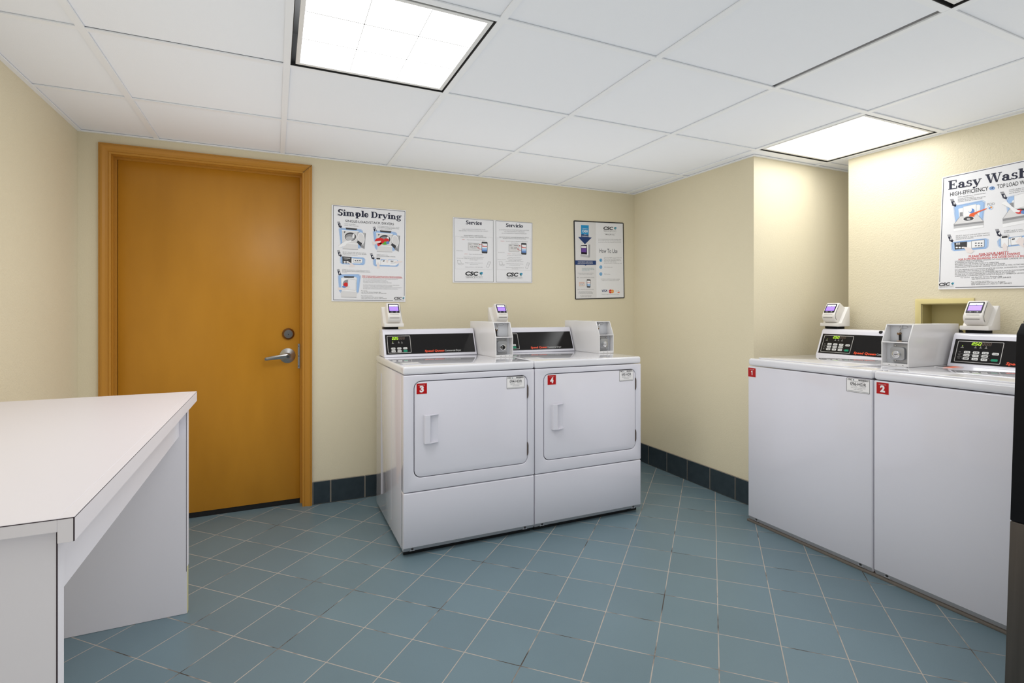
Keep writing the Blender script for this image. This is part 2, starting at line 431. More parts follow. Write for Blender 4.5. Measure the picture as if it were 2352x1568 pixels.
# wall behind the washers, with the opening of the outlet box
BY0, BY1, BZ0, BZ1 = -1.905, -1.692, 0.985, 1.188
m = MB()
m.box(XA, XA+.13, YF, BY0, 0, H+.02, 'wall_stucco'); m.box(XA, XA+.13, BY1, YA, 0, H+.02, 'wall_stucco')
m.box(XA, XA+.13, BY0, BY1, 0, BZ0, 'wall_stucco'); m.box(XA, XA+.13, BY0, BY1, BZ1, H+.02, 'wall_stucco')
struct(m.build('wall_alcove', smooth=False))

# tile baseboards
m = MB(); x = .160; first = .262
m.box(.160, XR, -.005, 0, 0, .134, 'grout')
e = [.161] + [first + .2*k for k in range(12) if first + .2*k < XR-.01] + [XR-.006]
for a, b in zip(e[:-1], e[1:]): m.box(a+.0025, b-.0025, -.010, -.001, .003, .136, 'baseboard_tile')
struct(m.build('baseboard_back', bevel=.0015, seg=1))
m = MB(); m.box(XR-.005, XR, YN, -.010, 0, .140, 'grout')
e = [-.012] + [-.1817 - .2018*k for k in range(5)] + [YN]
for a, b in zip(e[:-1], e[1:]): m.box(XR-.010, XR-.001, b+.0025, a-.0025, .003, .142, 'baseboard_tile')
struct(m.build('baseboard_right', bevel=.0015, seg=1))

# door casing: stepped profile swept round the opening
def casing(mb, prof, x0, x1, zt, mt):
    # prof: (distance out from the opening edge, y)
    for i in range(len(prof)-1):
        (d0, y0), (d1, y1) = prof[i], prof[i+1]
        mb.face([(x0-d0, y0, 0), (x0-d1, y1, 0), (x0-d1, y1, zt+d1), (x0-d0, y0, zt+d0)], mt)
        mb.face([(x0-d0, y0, zt+d0), (x0-d1, y1, zt+d1), (x1+d1, y1, zt+d1), (x1+d0, y0, zt+d0)], mt)
        mb.face([(x1+d0, y0, zt+d0), (x1+d1, y1, zt+d1), (x1+d1, y1, 0), (x1+d0, y0, 0)], mt)
m = MB()
casing(m, [(-.012, .10), (-.012, .062), (-.012, .055), (-.002, .055), (-.002, .020), (-.0008, .018), (-.0008, -.010), (.008, -.012), (.012, -.009), (.024, -.012),
           (.034, -.018), (.042, -.018), (.044, -.0155), (.050, -.0155), (.052, -.012), (.052, .0)], DOX0, DOX1, DOZ, 'casing_paint')
struct(m.build('trim_1', fix=False))
# mitre line at the top right corner
m = MB(); m.prism([(DOX1+.001, DOZ+.000), (DOX1+.051, DOZ+.050), (DOX1+.051, DOZ+.0515), (DOX1+.0, DOZ+.0018)], 'y', -.0192, -.017, 'gap_dark')
struct(m.build('trim_2', smooth=False))
# door
door = empty('door_1', (-.353, .055, 0)); struct(door, 'orange brown flush door with steel lever handle')
LY = .060
m = MB(); m.box(DOX0+.014, DOX1-.012, LY, LY+.045, .030, DOZ-.004, 'door_paint'); lf = m.build('door_leaf', bevel=.002)
m = MB(); m.box(DOX0+.012, DOX1-.012, LY+.004, LY+.04, .001, .030, 'black_rubber'); sw = m.build('door_sweep')
m = MB(); m.cyl((.030, LY, 1.015), 'y', [(0, .034), (-.010, .033), (-.018, .026), (-.019, .025)], 'bronze', 40)
m.cyl((.030, LY-.019, 1.015), 'y', [(0, .0245), (-.003, .0235), (-.003, .018), (-.0045, .017), (-.0045, .0085), (-.007, .008)], 'steel', 40)
m.box(.0285, .0315, LY-.0275, LY-.025, 1.009, 1.0155, 'black_rubber'); db = m.build('deadbolt')
lever = MB()
lever.cyl((.026, LY, .886), 'y', [(0, .044), (-.003, .0435), (-.016, .018), (-.042, .016), (-.046, .0145)], 'steel', 48)
lv = []
for k in range(9):
    t = k/8; lv.append((.026 - .118*t, LY-.052 - .004*math.sin(t*math.pi), .886 - .012*t**1.5, .0155 - .006*t, .008 - .003*t))
vs = []; fs = []
for (x, y, z, hh, dd) in lv:
    for k in range(12):
        a = 2*math.pi*k/12; vs.append((x, y + dd*math.cos(a), z + hh*math.sin(a)))
for i in range(8):
    for k in range(12): fs.append((i*12+k, i*12+(k+1) % 12, (i+1)*12+(k+1) % 12, (i+1)*12+k))
fs += [tuple(range(12)), tuple(range(96, 108))]
lever.mesh(vs, fs, 'steel')
lever.box(-.096, -.088, LY-.058, LY-.020, .867, .879, 'steel')
lh = lever.build('lever_handle')
k = MB(); k.cyl((.027, LY-.058, .886), 'y', [(0, .011), (-.004, .010), (-.004, .007), (-.005, .0065)], 'chrome', 24)
k.box(.0255, .0285, LY-.0635, LY-.0625, .881, .889, 'black_rubber'); kc = k.build('key_cylinder')
m = MB(); m.box(.082, .094, LY-.004, LY, .808, .955, 'grey_metal'); m.box(.092, .094, LY-.009, LY, .808, .955, 'steel')
for z in (.822, .882, .94): m.cyl((.087, LY-.004, z), 'y', [(0, .0035), (-.001, .003)], 'chrome', 12)
lg = m.build('latch_guard')
for o in (lf, sw, db, lh, lg):
    o.parent = door; o.matrix_parent_inverse = Matrix.Translation((-.353, .055, 0)).inverted()
kc.parent = lh

# tan strip the washers stand on
m = MB(); m.box(WX-.002, XA-.001, WY-2*WW-.002, WY+.004, 0, .010, 'plinth'); struct(m.build('trim_3', bevel=.002))

# ================================================================== CEILING LIGHTS
def troffer(cx, cy, label, off=(0, 0), glow='lens_bright'):
    t = empty('ceiling_light', (cx, cy, H)); tag(t, label, 'ceiling light', 'square ceiling light panels')
    a = .2935
    m = MB(); R4 = lambda h: [(-h, -h), (h, -h), (h, h), (-h, h)]
    m.ring(R4(a), R4(a-.003), 'z', .001, .12, 'lamp_housing')
    m.mesh([(-a, -a, .12), (a, -a, .12), (a, a, .12), (-a, a, .12)], [(0, 1, 2, 3)], 'lamp_housing')
    m.build('housing', t, fix=False)
    f = a-.013; q = f-.015
    sh = lambda L: [(p[0]+off[0], p[1]+off[1]) for p in L]
    m = MB(); m.ring(sh(R4(f)), sh(R4(q)), 'z', .003, .014, 'lamp_frame'); m.build('frame', t, bevel=.001)
    m = MB(); m.mesh([(*p, .010) for p in sh(R4(q))], [(3, 2, 1, 0)], glow); d = m.build('diffuser', t, fix=False)
    m = MB()
    for k in (-1/3, 1/3):
        m.box(off[0]+k*q-.0015, off[0]+k*q+.0015, off[1]-q, off[1]+q, .0085, .0095, 'lens_rib')
        m.box(off[0]-q, off[0]+q, off[1]+k*q-.0026, off[1]+k*q+.0026, .0085, .0095, 'lens_rib')
    m.build('grid_lines', d)
    return t
mid = lambda L, i: (L[i]+L[i+1])/2
troffer(mid(GX, 1), mid(GY, 1), 'square ceiling light panel nearest the brown door, in front of it', (.005, 0))
troffer(mid(GX, 5), mid(GY, 1), 'square ceiling light panel in the alcove above the washers', (0, 0), 'lens_alcove')
troffer(mid(GX, 3), mid(GY, 3), 'ceiling light panel cut off by the top right edge of the photo', (0, 0), 'lens_dim')

# ================================================================== MACHINES
SL = (.057, .139); SLN = math.hypot(*SL); s_y, s_z = SL[0]/SLN, SL[1]/SLN
def SP(zw, h=0.0):
    return lambda x, wv, hh=h: (x, .535 + s_y*wv - s_z*hh, zw + s_z*wv + s_y*hh)
def slab(mb, pts, S, h0, h1, m):
    n = len(pts)
    mb.mesh([S(p[0], p[1], h0) for p in pts] + [S(p[0], p[1], h1) for p in pts],
            [tuple(range(n))[::-1], tuple(range(n, 2*n))] + [(i, (i+1) % n, n+(i+1) % n, n+i) for i in range(n)], m)
SEG = {'0': 'abcdef', '2': 'abged', '5': 'afgcd', '8': 'abcdefg'}
def digit(mb, ch, S, x, y, w, hh, h, m):
    t = w*.20; sl = .12*hh
    segs = {'a': (t*.4, hh-t, w-t*.4, hh), 'g': (t*.4, hh/2-t/2, w-t*.4, hh/2+t/2), 'd': (t*.4, 0, w-t*.4, t),
            'f': (0, hh/2, t, hh-t*.3), 'b': (w-t, hh/2, w, hh-t*.3), 'e': (0, t*.3, t, hh/2), 'c': (w-t, t*.3, w, hh/2)}
    for s in SEG[ch]:
        a, b, c, d = segs[s]
        mb.face([S(x+p+sl*q/hh, y+q, h) for p, q in ((a, b), (c, b), (c, d), (a, d))], m)

def console(parent, zw, x1, kind, digits, seen_text):
    S = SP(zw)
    prof = [(.535, zw), (.5353, zw+.004)] + [(.535 + s_y*t, zw + s_z*t) for t in (.006, .150)] + [(.597, zw+.1475), (.603, zw+.153), (.612, zw+.155), (.700, zw+.155), (.700, zw)]
    m = MB(); m.prism(prof, 'x', .017, x1, 'enamel'); c = m.build('control_console', parent, bevel=.005, seg=3)
    m = MB(); slab(m, [(.029, .016), (x1-.008, .016), (x1-.008, .135), (.029, .135)], S, .0, .0012, 'panel_black')
    ox0, ox1 = (.039, .172) if kind == 'dryer' else (.041, .212)
    o = rr(ox0, .0235, ox1, .1265, .004, 3); i = rr(ox0+.0022, .0257, ox1-.0022, .1243, .003, 3); n = len(o)
    for k in range(n):
        l = (k+1) % n
        m.face([S(*o[k], .0015), S(*o[l], .0015), S(*i[l], .0015), S(*i[k], .0015)], 'panel_line')
    P = lambda u, v: S(u, v, .0015)
    bx = .250 if kind == 'dryer' else .232
    put_text(m, 'Speed Queen', P, bx, .117, .0245, .0118, 'brand_red', bold=.035, shear=.12)
    put_text(m, seen_text, P, bx+.121, .100, .0245, .0105, 'brand_white')
    # indicator marks
    if kind == 'dryer':
        ic = [(.070, .083), (.104, .085), (.122, .084)]
    else:
        ic = [(.062, .096), (.112, .097), (.131, .097), (.151, .097)]
    for j, (x, y) in enumerate(ic):
        m.face([P(x-.0012, y+.006), P(x+.0012, y+.006), P(x+.0012, y+.0085), P(x-.0012, y+.0085)], 'led_on' if j == 0 else 'icon_grey')
        m.face([P(x-.003, y+.001), P(x+.003, y+.001), P(x, y+.005)], 'icon_grey')
        m.face([P(x-.007 if j == 0 else x-.0045, y-.003), P(x+.007 if j == 0 else x+.0045, y-.003), P(x+.0045, y-.0005), P(x-.0045, y-.0005)], 'icon_grey')
    if kind == 'washer':
        for y in (.0475, .0625):
            m.face([P(.050, y), P(.170, y), P(.170, y+.0008), P(.050, y+.0008)], 'icon_grey')
        for y in (.040, .0555, .071): m.face([P(.052, y), P(.061, y), P(.061, y+.002), P(.052, y+.002)], 'icon_grey')
    m.build('control_panel', c, fix=False, smooth=False)
    m = MB(); x = .066 if kind == 'dryer' else .095; y = .1035 if kind == 'dryer' else .108
    dw, dh = .0098, .0145
    for k, ch in enumerate(digits):
        digit(m, ch, S, x + k*.0125, y, dw, dh, .0016, 'led_on')
    m.face([S(x+.0105, y-.0005, .0016), S(x+.0122, y-.0005, .0016), S(x+.0122, y+.0015, .0016), S(x+.0105, y+.0015, .0016)], 'led_on')
    for k in range(3, 6): digit(m, '8', S, x + k*.0125, y, dw, dh, .0016, 'led_off')
    d = m.build('price_display', c, fix=False, smooth=False)
    d['label'] = 'glowing green price digits %s.%s' % (digits[0], digits[1:])
    if kind == 'dryer':
        B = [(x, y, 'button_white') for y in (.0445, .0285) for x in (.059, .093, .127)]; B[5] = (.127, .0285, 'button_green'); bw, bh = .0225, .0115
    else:
        B = [(x, y, 'button_white') for y in (.0665, .0510, .0350) for x in (.073, .107, .141)] + [(.178, .0650, 'button_white'), (.178, .0350, 'button_green')]; bw, bh = .0235, .0112
    for (x, y, mt) in B:
        m = MB(); slab(m, rr(x, y, x+bw, y+bh, .003, 3), S, .001, .0026, mt)
        if mt == 'button_white':
            for (a, b_, cc, dd) in ((.22, .3, .34, .7), (.44, .35, .82, .62)):
                m.face([S(x+a*bw, y+b_*bh, .0029), S(x+cc*bw, y+b_*bh, .0029), S(x+cc*bw, y+dd*bh, .0029), S(x+a*bw, y+dd*bh, .0029)], 'button_mark')
        m.face([S(x-.0042, y+bh*.4, .0016), S(x-.0025, y+bh*.4, .0016), S(x-.0025, y+bh*.55, .0016), S(x-.0042, y+bh*.55, .0016)], 'icon_grey')
        b = m.build('button', c)
        if mt == 'button_green': b['label'] = 'green start button'
    if kind == 'washer1':
        pass
    return c

def coin_box(parent, zw, x0, x1, slide):
    t = .004; yf, yc, yb, zm, zt = .265, .305, .680, zw+.112, zw+.196
    side = [(yf, zw), (yf, zm), (yc, zt), (yb, zt), (yb, zw)]
    m = MB()
    m.prism(side, 'x', x0, x0+t, 'box_white'); m.prism(side, 'x', x1-t, x1, 'box_white')
    m.box(x0+t, x1-t, yc+.0, yb, zt-t, zt, 'box_white'); m.box(x0+t, x1-t, yf, yb, zw, zw+t, 'box_white')
    m.box(x0+t, x1-t, yf, yf+.05, zm-t/2, zm+t/2, 'box_white')
    m.box(x0+t, x1-t, yb-t, yb, zw+t, zt-t, 'box_white')
    m.box(x0+t, x1-t, .330, .334, zm+t/2, zt-t, 'box_inside')
    m.box(x0+t, x1-t, .301, .305, zw+t, zm-t/2, 'box_inside')
    m.box(x0+t, x1-t, yf+.001, yf+.048, zw+t, zw+.014, 'box_white')
    for k in (.3, .56, .8):
        m.prism([(x0+k*(x1-x0)-.007, zw+.006), (x0+k*(x1-x0)+.007, zw+.006), (x0+k*(x1-x0), zw+.0105)], 'y', yf-.0002, yf+.0015, 'gap_dark')
    # upper maker's oval and screw on top
    m.cyl(((x0+x1)/2, yc+.11, zt), 'z', [(0, .005), (.003, .004)], 'steel', 12)
    o = [(.36+.5*.36 + .17*math.cos(R(a)), .84 + .085*math.sin(R(a))) for a in range(0, 360, 20)]
    i = [(.36+.5*.36 + .155*math.cos(R(a)), .84 + .07*math.sin(R(a))) for a in range(0, 360, 20)]
    mp = lambda p: (x0 + t + p[0]*(x1-x0-2*t), .3297, zm + p[1]*(zt-zm))
    for k in range(18): m.face([mp(o[k]), mp(o[(k+1) % 18]), mp(i[(k+1) % 18]), mp(i[k])], 'ink_grey')
    c = m.build('coin_box', parent, bevel=.0012, seg=1)
    cx = x0 + .44*(x1-x0) if slide != 'w' else x0 + .52*(x1-x0)
    xa, xb = (x0+t+.001, x0+.082) if slide != 'w' else (x0+.036, x1-t-.001)
    m = MB(); m.prism(rr(xa, zw+.016, xb, zm-.006, .005), 'y', .2965, .3015, 'grey_metal')
    m.prism(rr(cx-.031, zw+.030, min(cx+.030, x1-t-.001), zm-.022, .012), 'y', .281, .297, 'grey_metal')
    for z in (zw+.026, zm-.016):
        xs_ = xb-.009 if slide != 'w' else xa+.009
        m.cyl((xs_, .2965, z), 'y', [(0, .0045), (-.002, .0035)], 'chrome', 14)
    m.build('lock_plate', c, bevel=.002)
    m = MB(); m.cyl((cx, .281, (zw+zm)/2), 'y', [(0, .017), (-.012, .0165), (-.013, .014), (-.010, .0125), (-.010, .007), (-.014, .0065)], 'chrome', 30)
    m.box(cx-.006, cx+.006, .2665, .2675, (zw+zm)/2-.0012, (zw+zm)/2+.0012, 'black_rubber'); m.build('lock_cylinder', c)
    xk = x0 + .27*(x1-x0) if slide != 'w' else x0 + .42*(x1-x0)
    m = MB(); m.tube([(xk+.006, .328, zt-.006), (xk+.006, .321, zt-.02), (xk+.003, .318, zt-.034), (xk-.004, .317, zt-.042)], .003, 'chrome', 8)
    m.cyl((xk-.002, .321, zt-.044), 'y', [(.008, .007), (-.006, .0062)], 'bronze', 14)
    m.box(xk-.0035, xk+.0035, .321, .330, zm+.006, zt-.050, 'black_rubber'); m.box(xk-.011, xk+.011, .318, .330, zm+.003, zm+.007, 'chrome'); m.build('coin_slide', c)

def number_sticker(parent, n, x, z, s, y=-.0006):
    m = MB(); m.box(x, x+s, y, y+.0006, z, z+s, 'sticker_red')
    e = .0012
    for a in ((x-e, x+s+e, z-e, z), (x-e, x+s+e, z+s, z+s+e), (x-e, x, z, z+s), (x+s, x+s+e, z, z+s)):
        m.box(a[0], a[1], y+.0001, y+.0006, a[2], a[3], 'sticker_white')
    P = lambda u, v: (u, y-.0003, v)
    wv = .40*s if n != '1' else .22*s
    put_text(m, n, P, x+s*.5-wv/2, wv, z+s*.20, s*.52, 'sticker_white', bold=.055, res=4)
    put_text(m, 'MACHINE NUMBER', P, x+s*.18, s*.62, z+s*.80, s*.05, 'sticker_white')
    o = m.build('number_sticker', parent, fix=False, smooth=False); o['label'] = 'square red sticker with a white number %s' % n
def asset_label(parent, code, x0, x1, z0, z1, y=-.0006):
    m = MB(); m.prism(rr(x0, z0, x1, z1, .004), 'y', y, y+.0006, 'sticker_white')
    W, Hh = x1-x0, z1-z0
    o = rr(x0, z0, x1, z1, .004); i = rr(x0+.0014, z0+.0014, x1-.0014, z1-.0014, .003)
    for k in range(len(o)):
        l = (k+1) % len(o); m.face([(*o[k][:1], y-.0002, o[k][1]), (o[l][0], y-.0002, o[l][1]), (i[l][0], y-.0002, i[l][1]), (i[k][0], y-.0002, i[k][1])], 'ink')
    P = lambda u, v: (x0+u*W, y-.0003, z0+v*Hh)
    put_text(m, 'CSC', P, .05, .21, .845, .09, 'ink', bold=.04, shear=.25)
    m.face([P(.29, .86), P(.32, .82), P(.345, .90), P(.325, .945)], 'teal_dark')
    x = .52; random.seed(3)
    while x < .95:
        ww = random.choice((.006, .010, .016)); m.face([P(x, .84), P(x+ww, .84), P(x+ww, .945), P(x, .945)], 'ink'); x += ww + random.choice((.006, .010))
    put_text(m, code, P, .17, .68, .50, .20, 'ink', bold=.012, res=3)
    put_text(m, 'MACHINE ID NUMBER', P, .18, .60, .755, .05, 'ink_grey')
    put_text(m, 'FOR SERVICE', P, .20, .25, .42, .05, 'ink_grey'); put_text(m, 'PARA SERVICIO', P, .58, .26, .42, .05, 'ink_grey')
    put_text(m, 'visit www.cscsw.com', P, .20, .62, .315, .06, 'ink_grey'); put_text(m, '1-877-264-6622', P, .32, .38, .19, .07, 'ink_grey')
    m.face([P(.04, .06), P(.96, .06), P(.96, .11), P(.04, .11)], 'line_grey')
    ob = m.build('asset_label', parent, fix=False, smooth=False); ob['label'] = 'white label reading %s' % code

def bolts(parent, xs, y=.004, z=.040):
    for x in xs:
        m = MB(); m.cyl((x, y+.004, z), 'y', [(0, .006), (-.005, .0055), (-.006, .004)], 'gap_dark', 14)
        m.prism([(x-.013, z-.010), (x+.013, z-.010), (x, z+.012)], 'y', y+.0022, y+.004, 'enamel_grey'); m.build('base_screw', parent)

def base_front(mb, W, z0, z1, mt, yk=.012):
    # vertical face with a bevelled lower lip
    mb.prism([(0, z1), (0, z0+.022), (yk, z0), (.05, z0), (.05, z1)], 'x', .0025, W-.0025, mt)

def dryer(x, n, code, label):
    t = empty('dryer', (x, DY, 0)); tag(t, label, 'dryer', 'white coin dryers')
    W, D = DW, .711
    m = MB(); m.box(.004, W-.004, .045, D, .026, .850, 'enamel')
    cab = m.build('cabinet', t, bevel=.003)
    for xs_ in (.004, W-.004):
        for y0, z0, z1 in ((.285, .08, .80), (.565, .12, .80)):
            m = MB(); m.box(xs_-.0006, xs_+.0006, y0, y0+.0022, z0, z1, 'enamel'); m.build('side_rib', cab)
    for fx in (.05, W-.05):
        for fy in (.08, D-.06):
            m = MB(); m.cyl((fx, fy, 0), 'z', [(0, .02), (.006, .02), (.007, .008), (.03, .008)], 'black_rubber', 18); m.build('foot', t)
    m = MB(); m.box(.010, W-.010, .034, .042, .003, .027, 'black_rubber'); m.build('shadow_strip', t)  # black strip standing in for the shadow line under the dryer front
    m = MB(); m.box(.0015, W-.0015, 0, D, .852, DZ, 'enamel_top'); m.build('worktop', t, bevel=.011, seg=5)
    # front panel with the door opening
    dx0, dx1, dz0, dz1 = .052, .645, .367, .821
    m = MB(); m.ring(rect_like(.0025, .3035, W-.0025, .8495), rr(dx0, dz0, dx1, dz1, .034), 'y', .0, .045, 'enamel')
    fp = m.build('front_panel', t, bevel=.0042, seg=3)
    m = MB(); m.prism(rr(dx0-.01, dz0-.01, dx1+.01, dz1+.01, .04), 'y', .024, .044, 'gap_dark'); m.build('door_opening', t)
    g_ = .0032
    m = MB(); m.prism(rr(dx0+g_, dz0+g_, dx1-g_, dz1-g_, .031), 'y', -.0005, .022, 'enamel')
    dr = m.build('door', t, bevel=.003, seg=2)
    hx, h0, h1 = .097, .528, .660
    m = MB()
    m.prism([(hx, 0), (hx+.003, -.017), (hx+.007, -.020), (hx+.026, -.021), (hx+.029, -.019), (hx+.030, -.012), (hx+.031, -.004), (hx+.034, -.0012), (hx+.071, -.0012), (hx+.071, 0)], 'z', h0+.004, h1-.004, 'enamel')
    # curved end walls of the finger pull
    for z, sg in ((h0, 1), (h1, -1)):
        for i in range(14):
            za, zb = z + sg*.0011*i, z + sg*.0011*(i+1); f = i/13; c = 1 - (1-f)**2
            m.prism([(hx, 0), (hx+.003, -.0175), (hx+.007, -.0205), (hx+.026, -.0215), (hx+.032, -.0215+.019*c), (hx+.072, -.0078+.0066*c), (hx+.072, 0)], 'z', min(za, zb), max(za, zb), 'enamel')
    m.build('door_handle', dr)
    for a, b in ((.702, .772), (.408, .477)):
        m = MB(); m.prism([(dx1-.003, a), (dx1+.001, a+.006), (dx1+.003, a+.016), (dx1+.003, b-.016), (dx1+.001, b-.006), (dx1-.003, b)], 'y', -.003, .02, 'hinge_brown')
        h = m.build('hinge', dr)
    number_sticker(dr, n, .064 if n == '3' else .075, .760 if n == '3' else .763, .050, -.0012)
    asset_label(dr, code, .526 if n == '3' else .531, .627, .756, .818, -.0012)
    m = MB(); base_front(m, W, .026, .3000, 'enamel'); m.build('lower_panel', t, bevel=.006, seg=3)
    m = MB(); m.prism([(-.0003, .046), (.0117, .0262), (.0122, .0262), (.0005, .047)], 'x', .003, W-.003, 'enamel_grey'); m.build('kick_strip', t)
    bolts(t, (.045, W-.055), y=.002, z=.038)
    console(t, DZ, .568, 'dryer', '225', 'Commercial Dryer')
    coin_box(t, DZ, .578, .684, 'd')
    m = MB(); m.box(.03, .12, .12, .20, DZ-.0002, DZ+.0004, 'board_grey'); m.build('worktop_label', t)
    return t
dryer(DX, '3', '094-HDR', 'white front-loading dryer with red number 3 sticker, nearer the door')
dryer(DX+DW, '4', '095-HDR', 'white front-loading dryer with red number 4 sticker, by the corner')

def washer(i, n, code, label):
    t = empty('washer', (WX, WY - i*WW, 0), R(-90)); tag(t, label, 'washing machine', 'white coin washers')
    W, D = WW, .711
    m = MB(); m.box(.002, W-.002, .03, D, .0102, .850, 'enamel'); m.build('cabinet', t, bevel=.003)
    m = MB(); base_front(m, W, .0115, .8505, 'enamel', .010); m.build('front_panel', t, bevel=.006, seg=3)
    m = MB(); m.prism([(-.0003, .0325), (.0097, .0120), (.0102, .0120), (.0004, .0335)], 'x', .006, W-.006, 'enamel_grey'); m.build('kick_strip', t)
    bolts(t, (.055, W-.055), y=.002, z=.026)
    m = MB(); m.box(.0015, W-.0015, 0, D, .853, WZ-.004, 'enamel_top'); m.build('worktop', t, bevel=.013, seg=5)
    m = MB(); m.prism(rr(.03, .03, W-.125, .50, .03), 'z', WZ-.006, WZ+.001, 'enamel_top'); m.build('lid', t, bevel=.004, seg=3)
    c = console(t, WZ-.004, .530, 'washer', '250', 'Commercial Washer')
    coin_box(t, WZ-.004, .538, .655, 'w')
    number_sticker(t, n, .004 if n == '1' else .015, .792 if n == '1' else .795, .049)
    if code: asset_label(t, code, .543, .645, .786, .849)
    if n == '1':
        m = MB(); m.cyl((.345, .596, WZ+.140), 'y', [(.006, .009), (-.004, .009), (-.006, .007)], 'black_rubber', 20); m.build('console_plug', c)
    else:
        m = MB(); z = WZ+.0013
        m.box(.045, .115, .37, .47, z-.001, z, 'sticker_white'); m.box(.05, .075, .375, .465, z, z+.0003, 'ink'); m.box(.078, .112, .375, .465, z, z+.0003, 'art_orange'); m.build('warning_label', t)
    return t
washer(0, '1', '096-HDR', 'white top-loading washer with red number 1 sticker, nearer the alcove corner')
washer(1, '2', None, 'white top-loading washer with red number 2 sticker, beside the black cabinet')

# ================================================================== CARD READERS
def card_reader(loc, rz, label):
    t = empty('card_reader', loc, rz); tag(t, label, 'card reader', 'card readers on the machines')
    # local: x to the viewer's right, y back, z up from the console top; depth measured from the console's front line
    m = MB(); m.box(-.045, .03, .065, .13, 0, .016, 'plenum'); m.box(-.052, -.03, .09, .125, 0, .016, 'hinge_brown'); m.build('mount_foot', t)
    m = MB()
    m.prism([(.035, .014), (.035, .034), (.062, .034), (.125, .128), (.140, .128), (.140, .014)], 'x', -.056, .056, 'reader_white')
    m.build('mounting_bracket', t, bevel=.003, seg=2)
    prof = [(.062, .030), (.038, .044), (.029, .054), (.024, .066), (.024, .079), (.030, .090), (.068, .148), (.076, .152), (.084, .150), (.130, .120), (.136, .108), (.100, .036)]
    m = MB(); m.prism(prof, 'x', -.0385, .0385, 'reader_white'); b = m.build('reader_body', t, bevel=.006, seg=3)
    d = Vector((.038, .058)).normalized(); nn = Vector((-d.y, d.x))
    F = lambda x, s, h: (x*.93, .030 + d.x*s + nn.x*h, .090 + d.y*s + nn.y*h)
    m = MB(); slab(m, rr(-.033, .004, .033, .066, .005, 4), F, -.001, .0012, 'screen_bezel')
    for x0, x1 in ((-.027, -.004), (.003, .027)): m.face([F(x0, .008, .0014), F(x1, .008, .0014), F(x1, .0115, .0014), F(x0, .0115, .0014)], 'reader_slot')
    m.face([F(-.016, .0085, .0016), F(-.012, .0085, .0016), F(-.012, .0115, .0016), F(-.016, .0115, .0016)], 'screen_white')
    m.face([F(.013, .0085, .0016), F(.018, .0085, .0016), F(.018, .0115, .0016), F(.013, .0115, .0016)], 'screen_white')
    m.build('bezel', b, fix=False)
    m = MB(); m.face([F(-.0275, .017, .0015), F(.0275, .017, .0015), F(.0275, .045, .0015), F(-.0275, .045, .0015)], 'screen_purple')
    m.face([F(-.0275, .0475, .0015), F(.0275, .0475, .0015), F(.0275, .060, .0015), F(-.0275, .060, .0015)], 'screen_white')
    m.face([F(.002, .0475, .0018), F(.005, .0475, .0018), F(.003, .052, .0018)], 'navy')
    s = m.build('display', b, fix=False); s['label'] = 'lit purple screen'
    m = MB(); m.box(-.027, .027, .0225, .030, .0645, .0673, 'reader_slot'); m.box(-.025, .025, .0262, .032, .0845, .0858, 'reader_slot'); m.build('card_slot', b)
    # side swipe groove on the viewer's right
    m = MB(); m.tube([(.0387, .068, .142), (.0387, .040, .099), (.0387, .033, .079), (.0387, .036, .062), (.0387, .044, .052)], .0012, 'reader_slot', 6); m.build('swipe_groove', b)
    return t
CT = DZ + .1552; WT = WZ - .004 + .1552
card_reader((DX+.083, DY+.555, CT), 0, 'card reader with purple screen on the console of dryer 3')
card_reader((DX+DW+.072, DY+.555, CT), 0, 'card reader with purple screen behind the coin box between the dryers')
card_reader((WX+.565, WY-.055, WT), R(-90), 'card reader with purple screen on the console of washer 1')
card_reader((WX+.565, WY-WW-.092, WT), R(-90), 'card reader with purple screen in front of the wall outlet box')

# ================================================================== OUTLET BOX AND HOSE
t = empty('outlet_box', (XA, (BY0+BY1)/2, BZ0)); tag(t, 'cream framed washer outlet box recessed in the wall behind the washers', 'outlet box')
m = MB(); cy = (BY0+BY1)/2
o4 = [(BY0-.018-cy, -.02), (BY1+.028-cy, -.02), (BY1+.028-cy, BZ1+.026-BZ0), (BY0-.018-cy, BZ1+.026-BZ0)]
i4 = [(BY0-cy, 0), (BY1-cy, 0), (BY1-cy, BZ1-BZ0), (BY0-cy, BZ1-BZ0)]
m.ring(o4, i4, 'x', -.008, -.0003, 'box_frame'); m.build('frame', t, bevel=.002)
m = MB(); y0, y1, z1 = BY0-cy+.0005, BY1-cy-.0005, BZ1-BZ0-.0005
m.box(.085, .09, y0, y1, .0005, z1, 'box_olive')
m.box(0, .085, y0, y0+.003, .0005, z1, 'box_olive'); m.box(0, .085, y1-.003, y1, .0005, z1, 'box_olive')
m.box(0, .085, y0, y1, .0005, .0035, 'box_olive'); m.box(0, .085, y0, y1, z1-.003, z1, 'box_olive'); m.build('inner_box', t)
m = MB(); pts = []
for k in range(13):
    a = math.pi*k/12; pts.append((3.068 - .012*math.sin(a), -1.865 + .022*math.cos(a), 1.005 + .050*math.sin(a)))
pts = [(3.072, -1.843, .90)] + pts + [(3.072, -1.887, .80)]
m.tube(pts, .011, 'hose_black', 10)
tag(m.build('hose'), 'black hose looping up behind washer 2', 'hose')

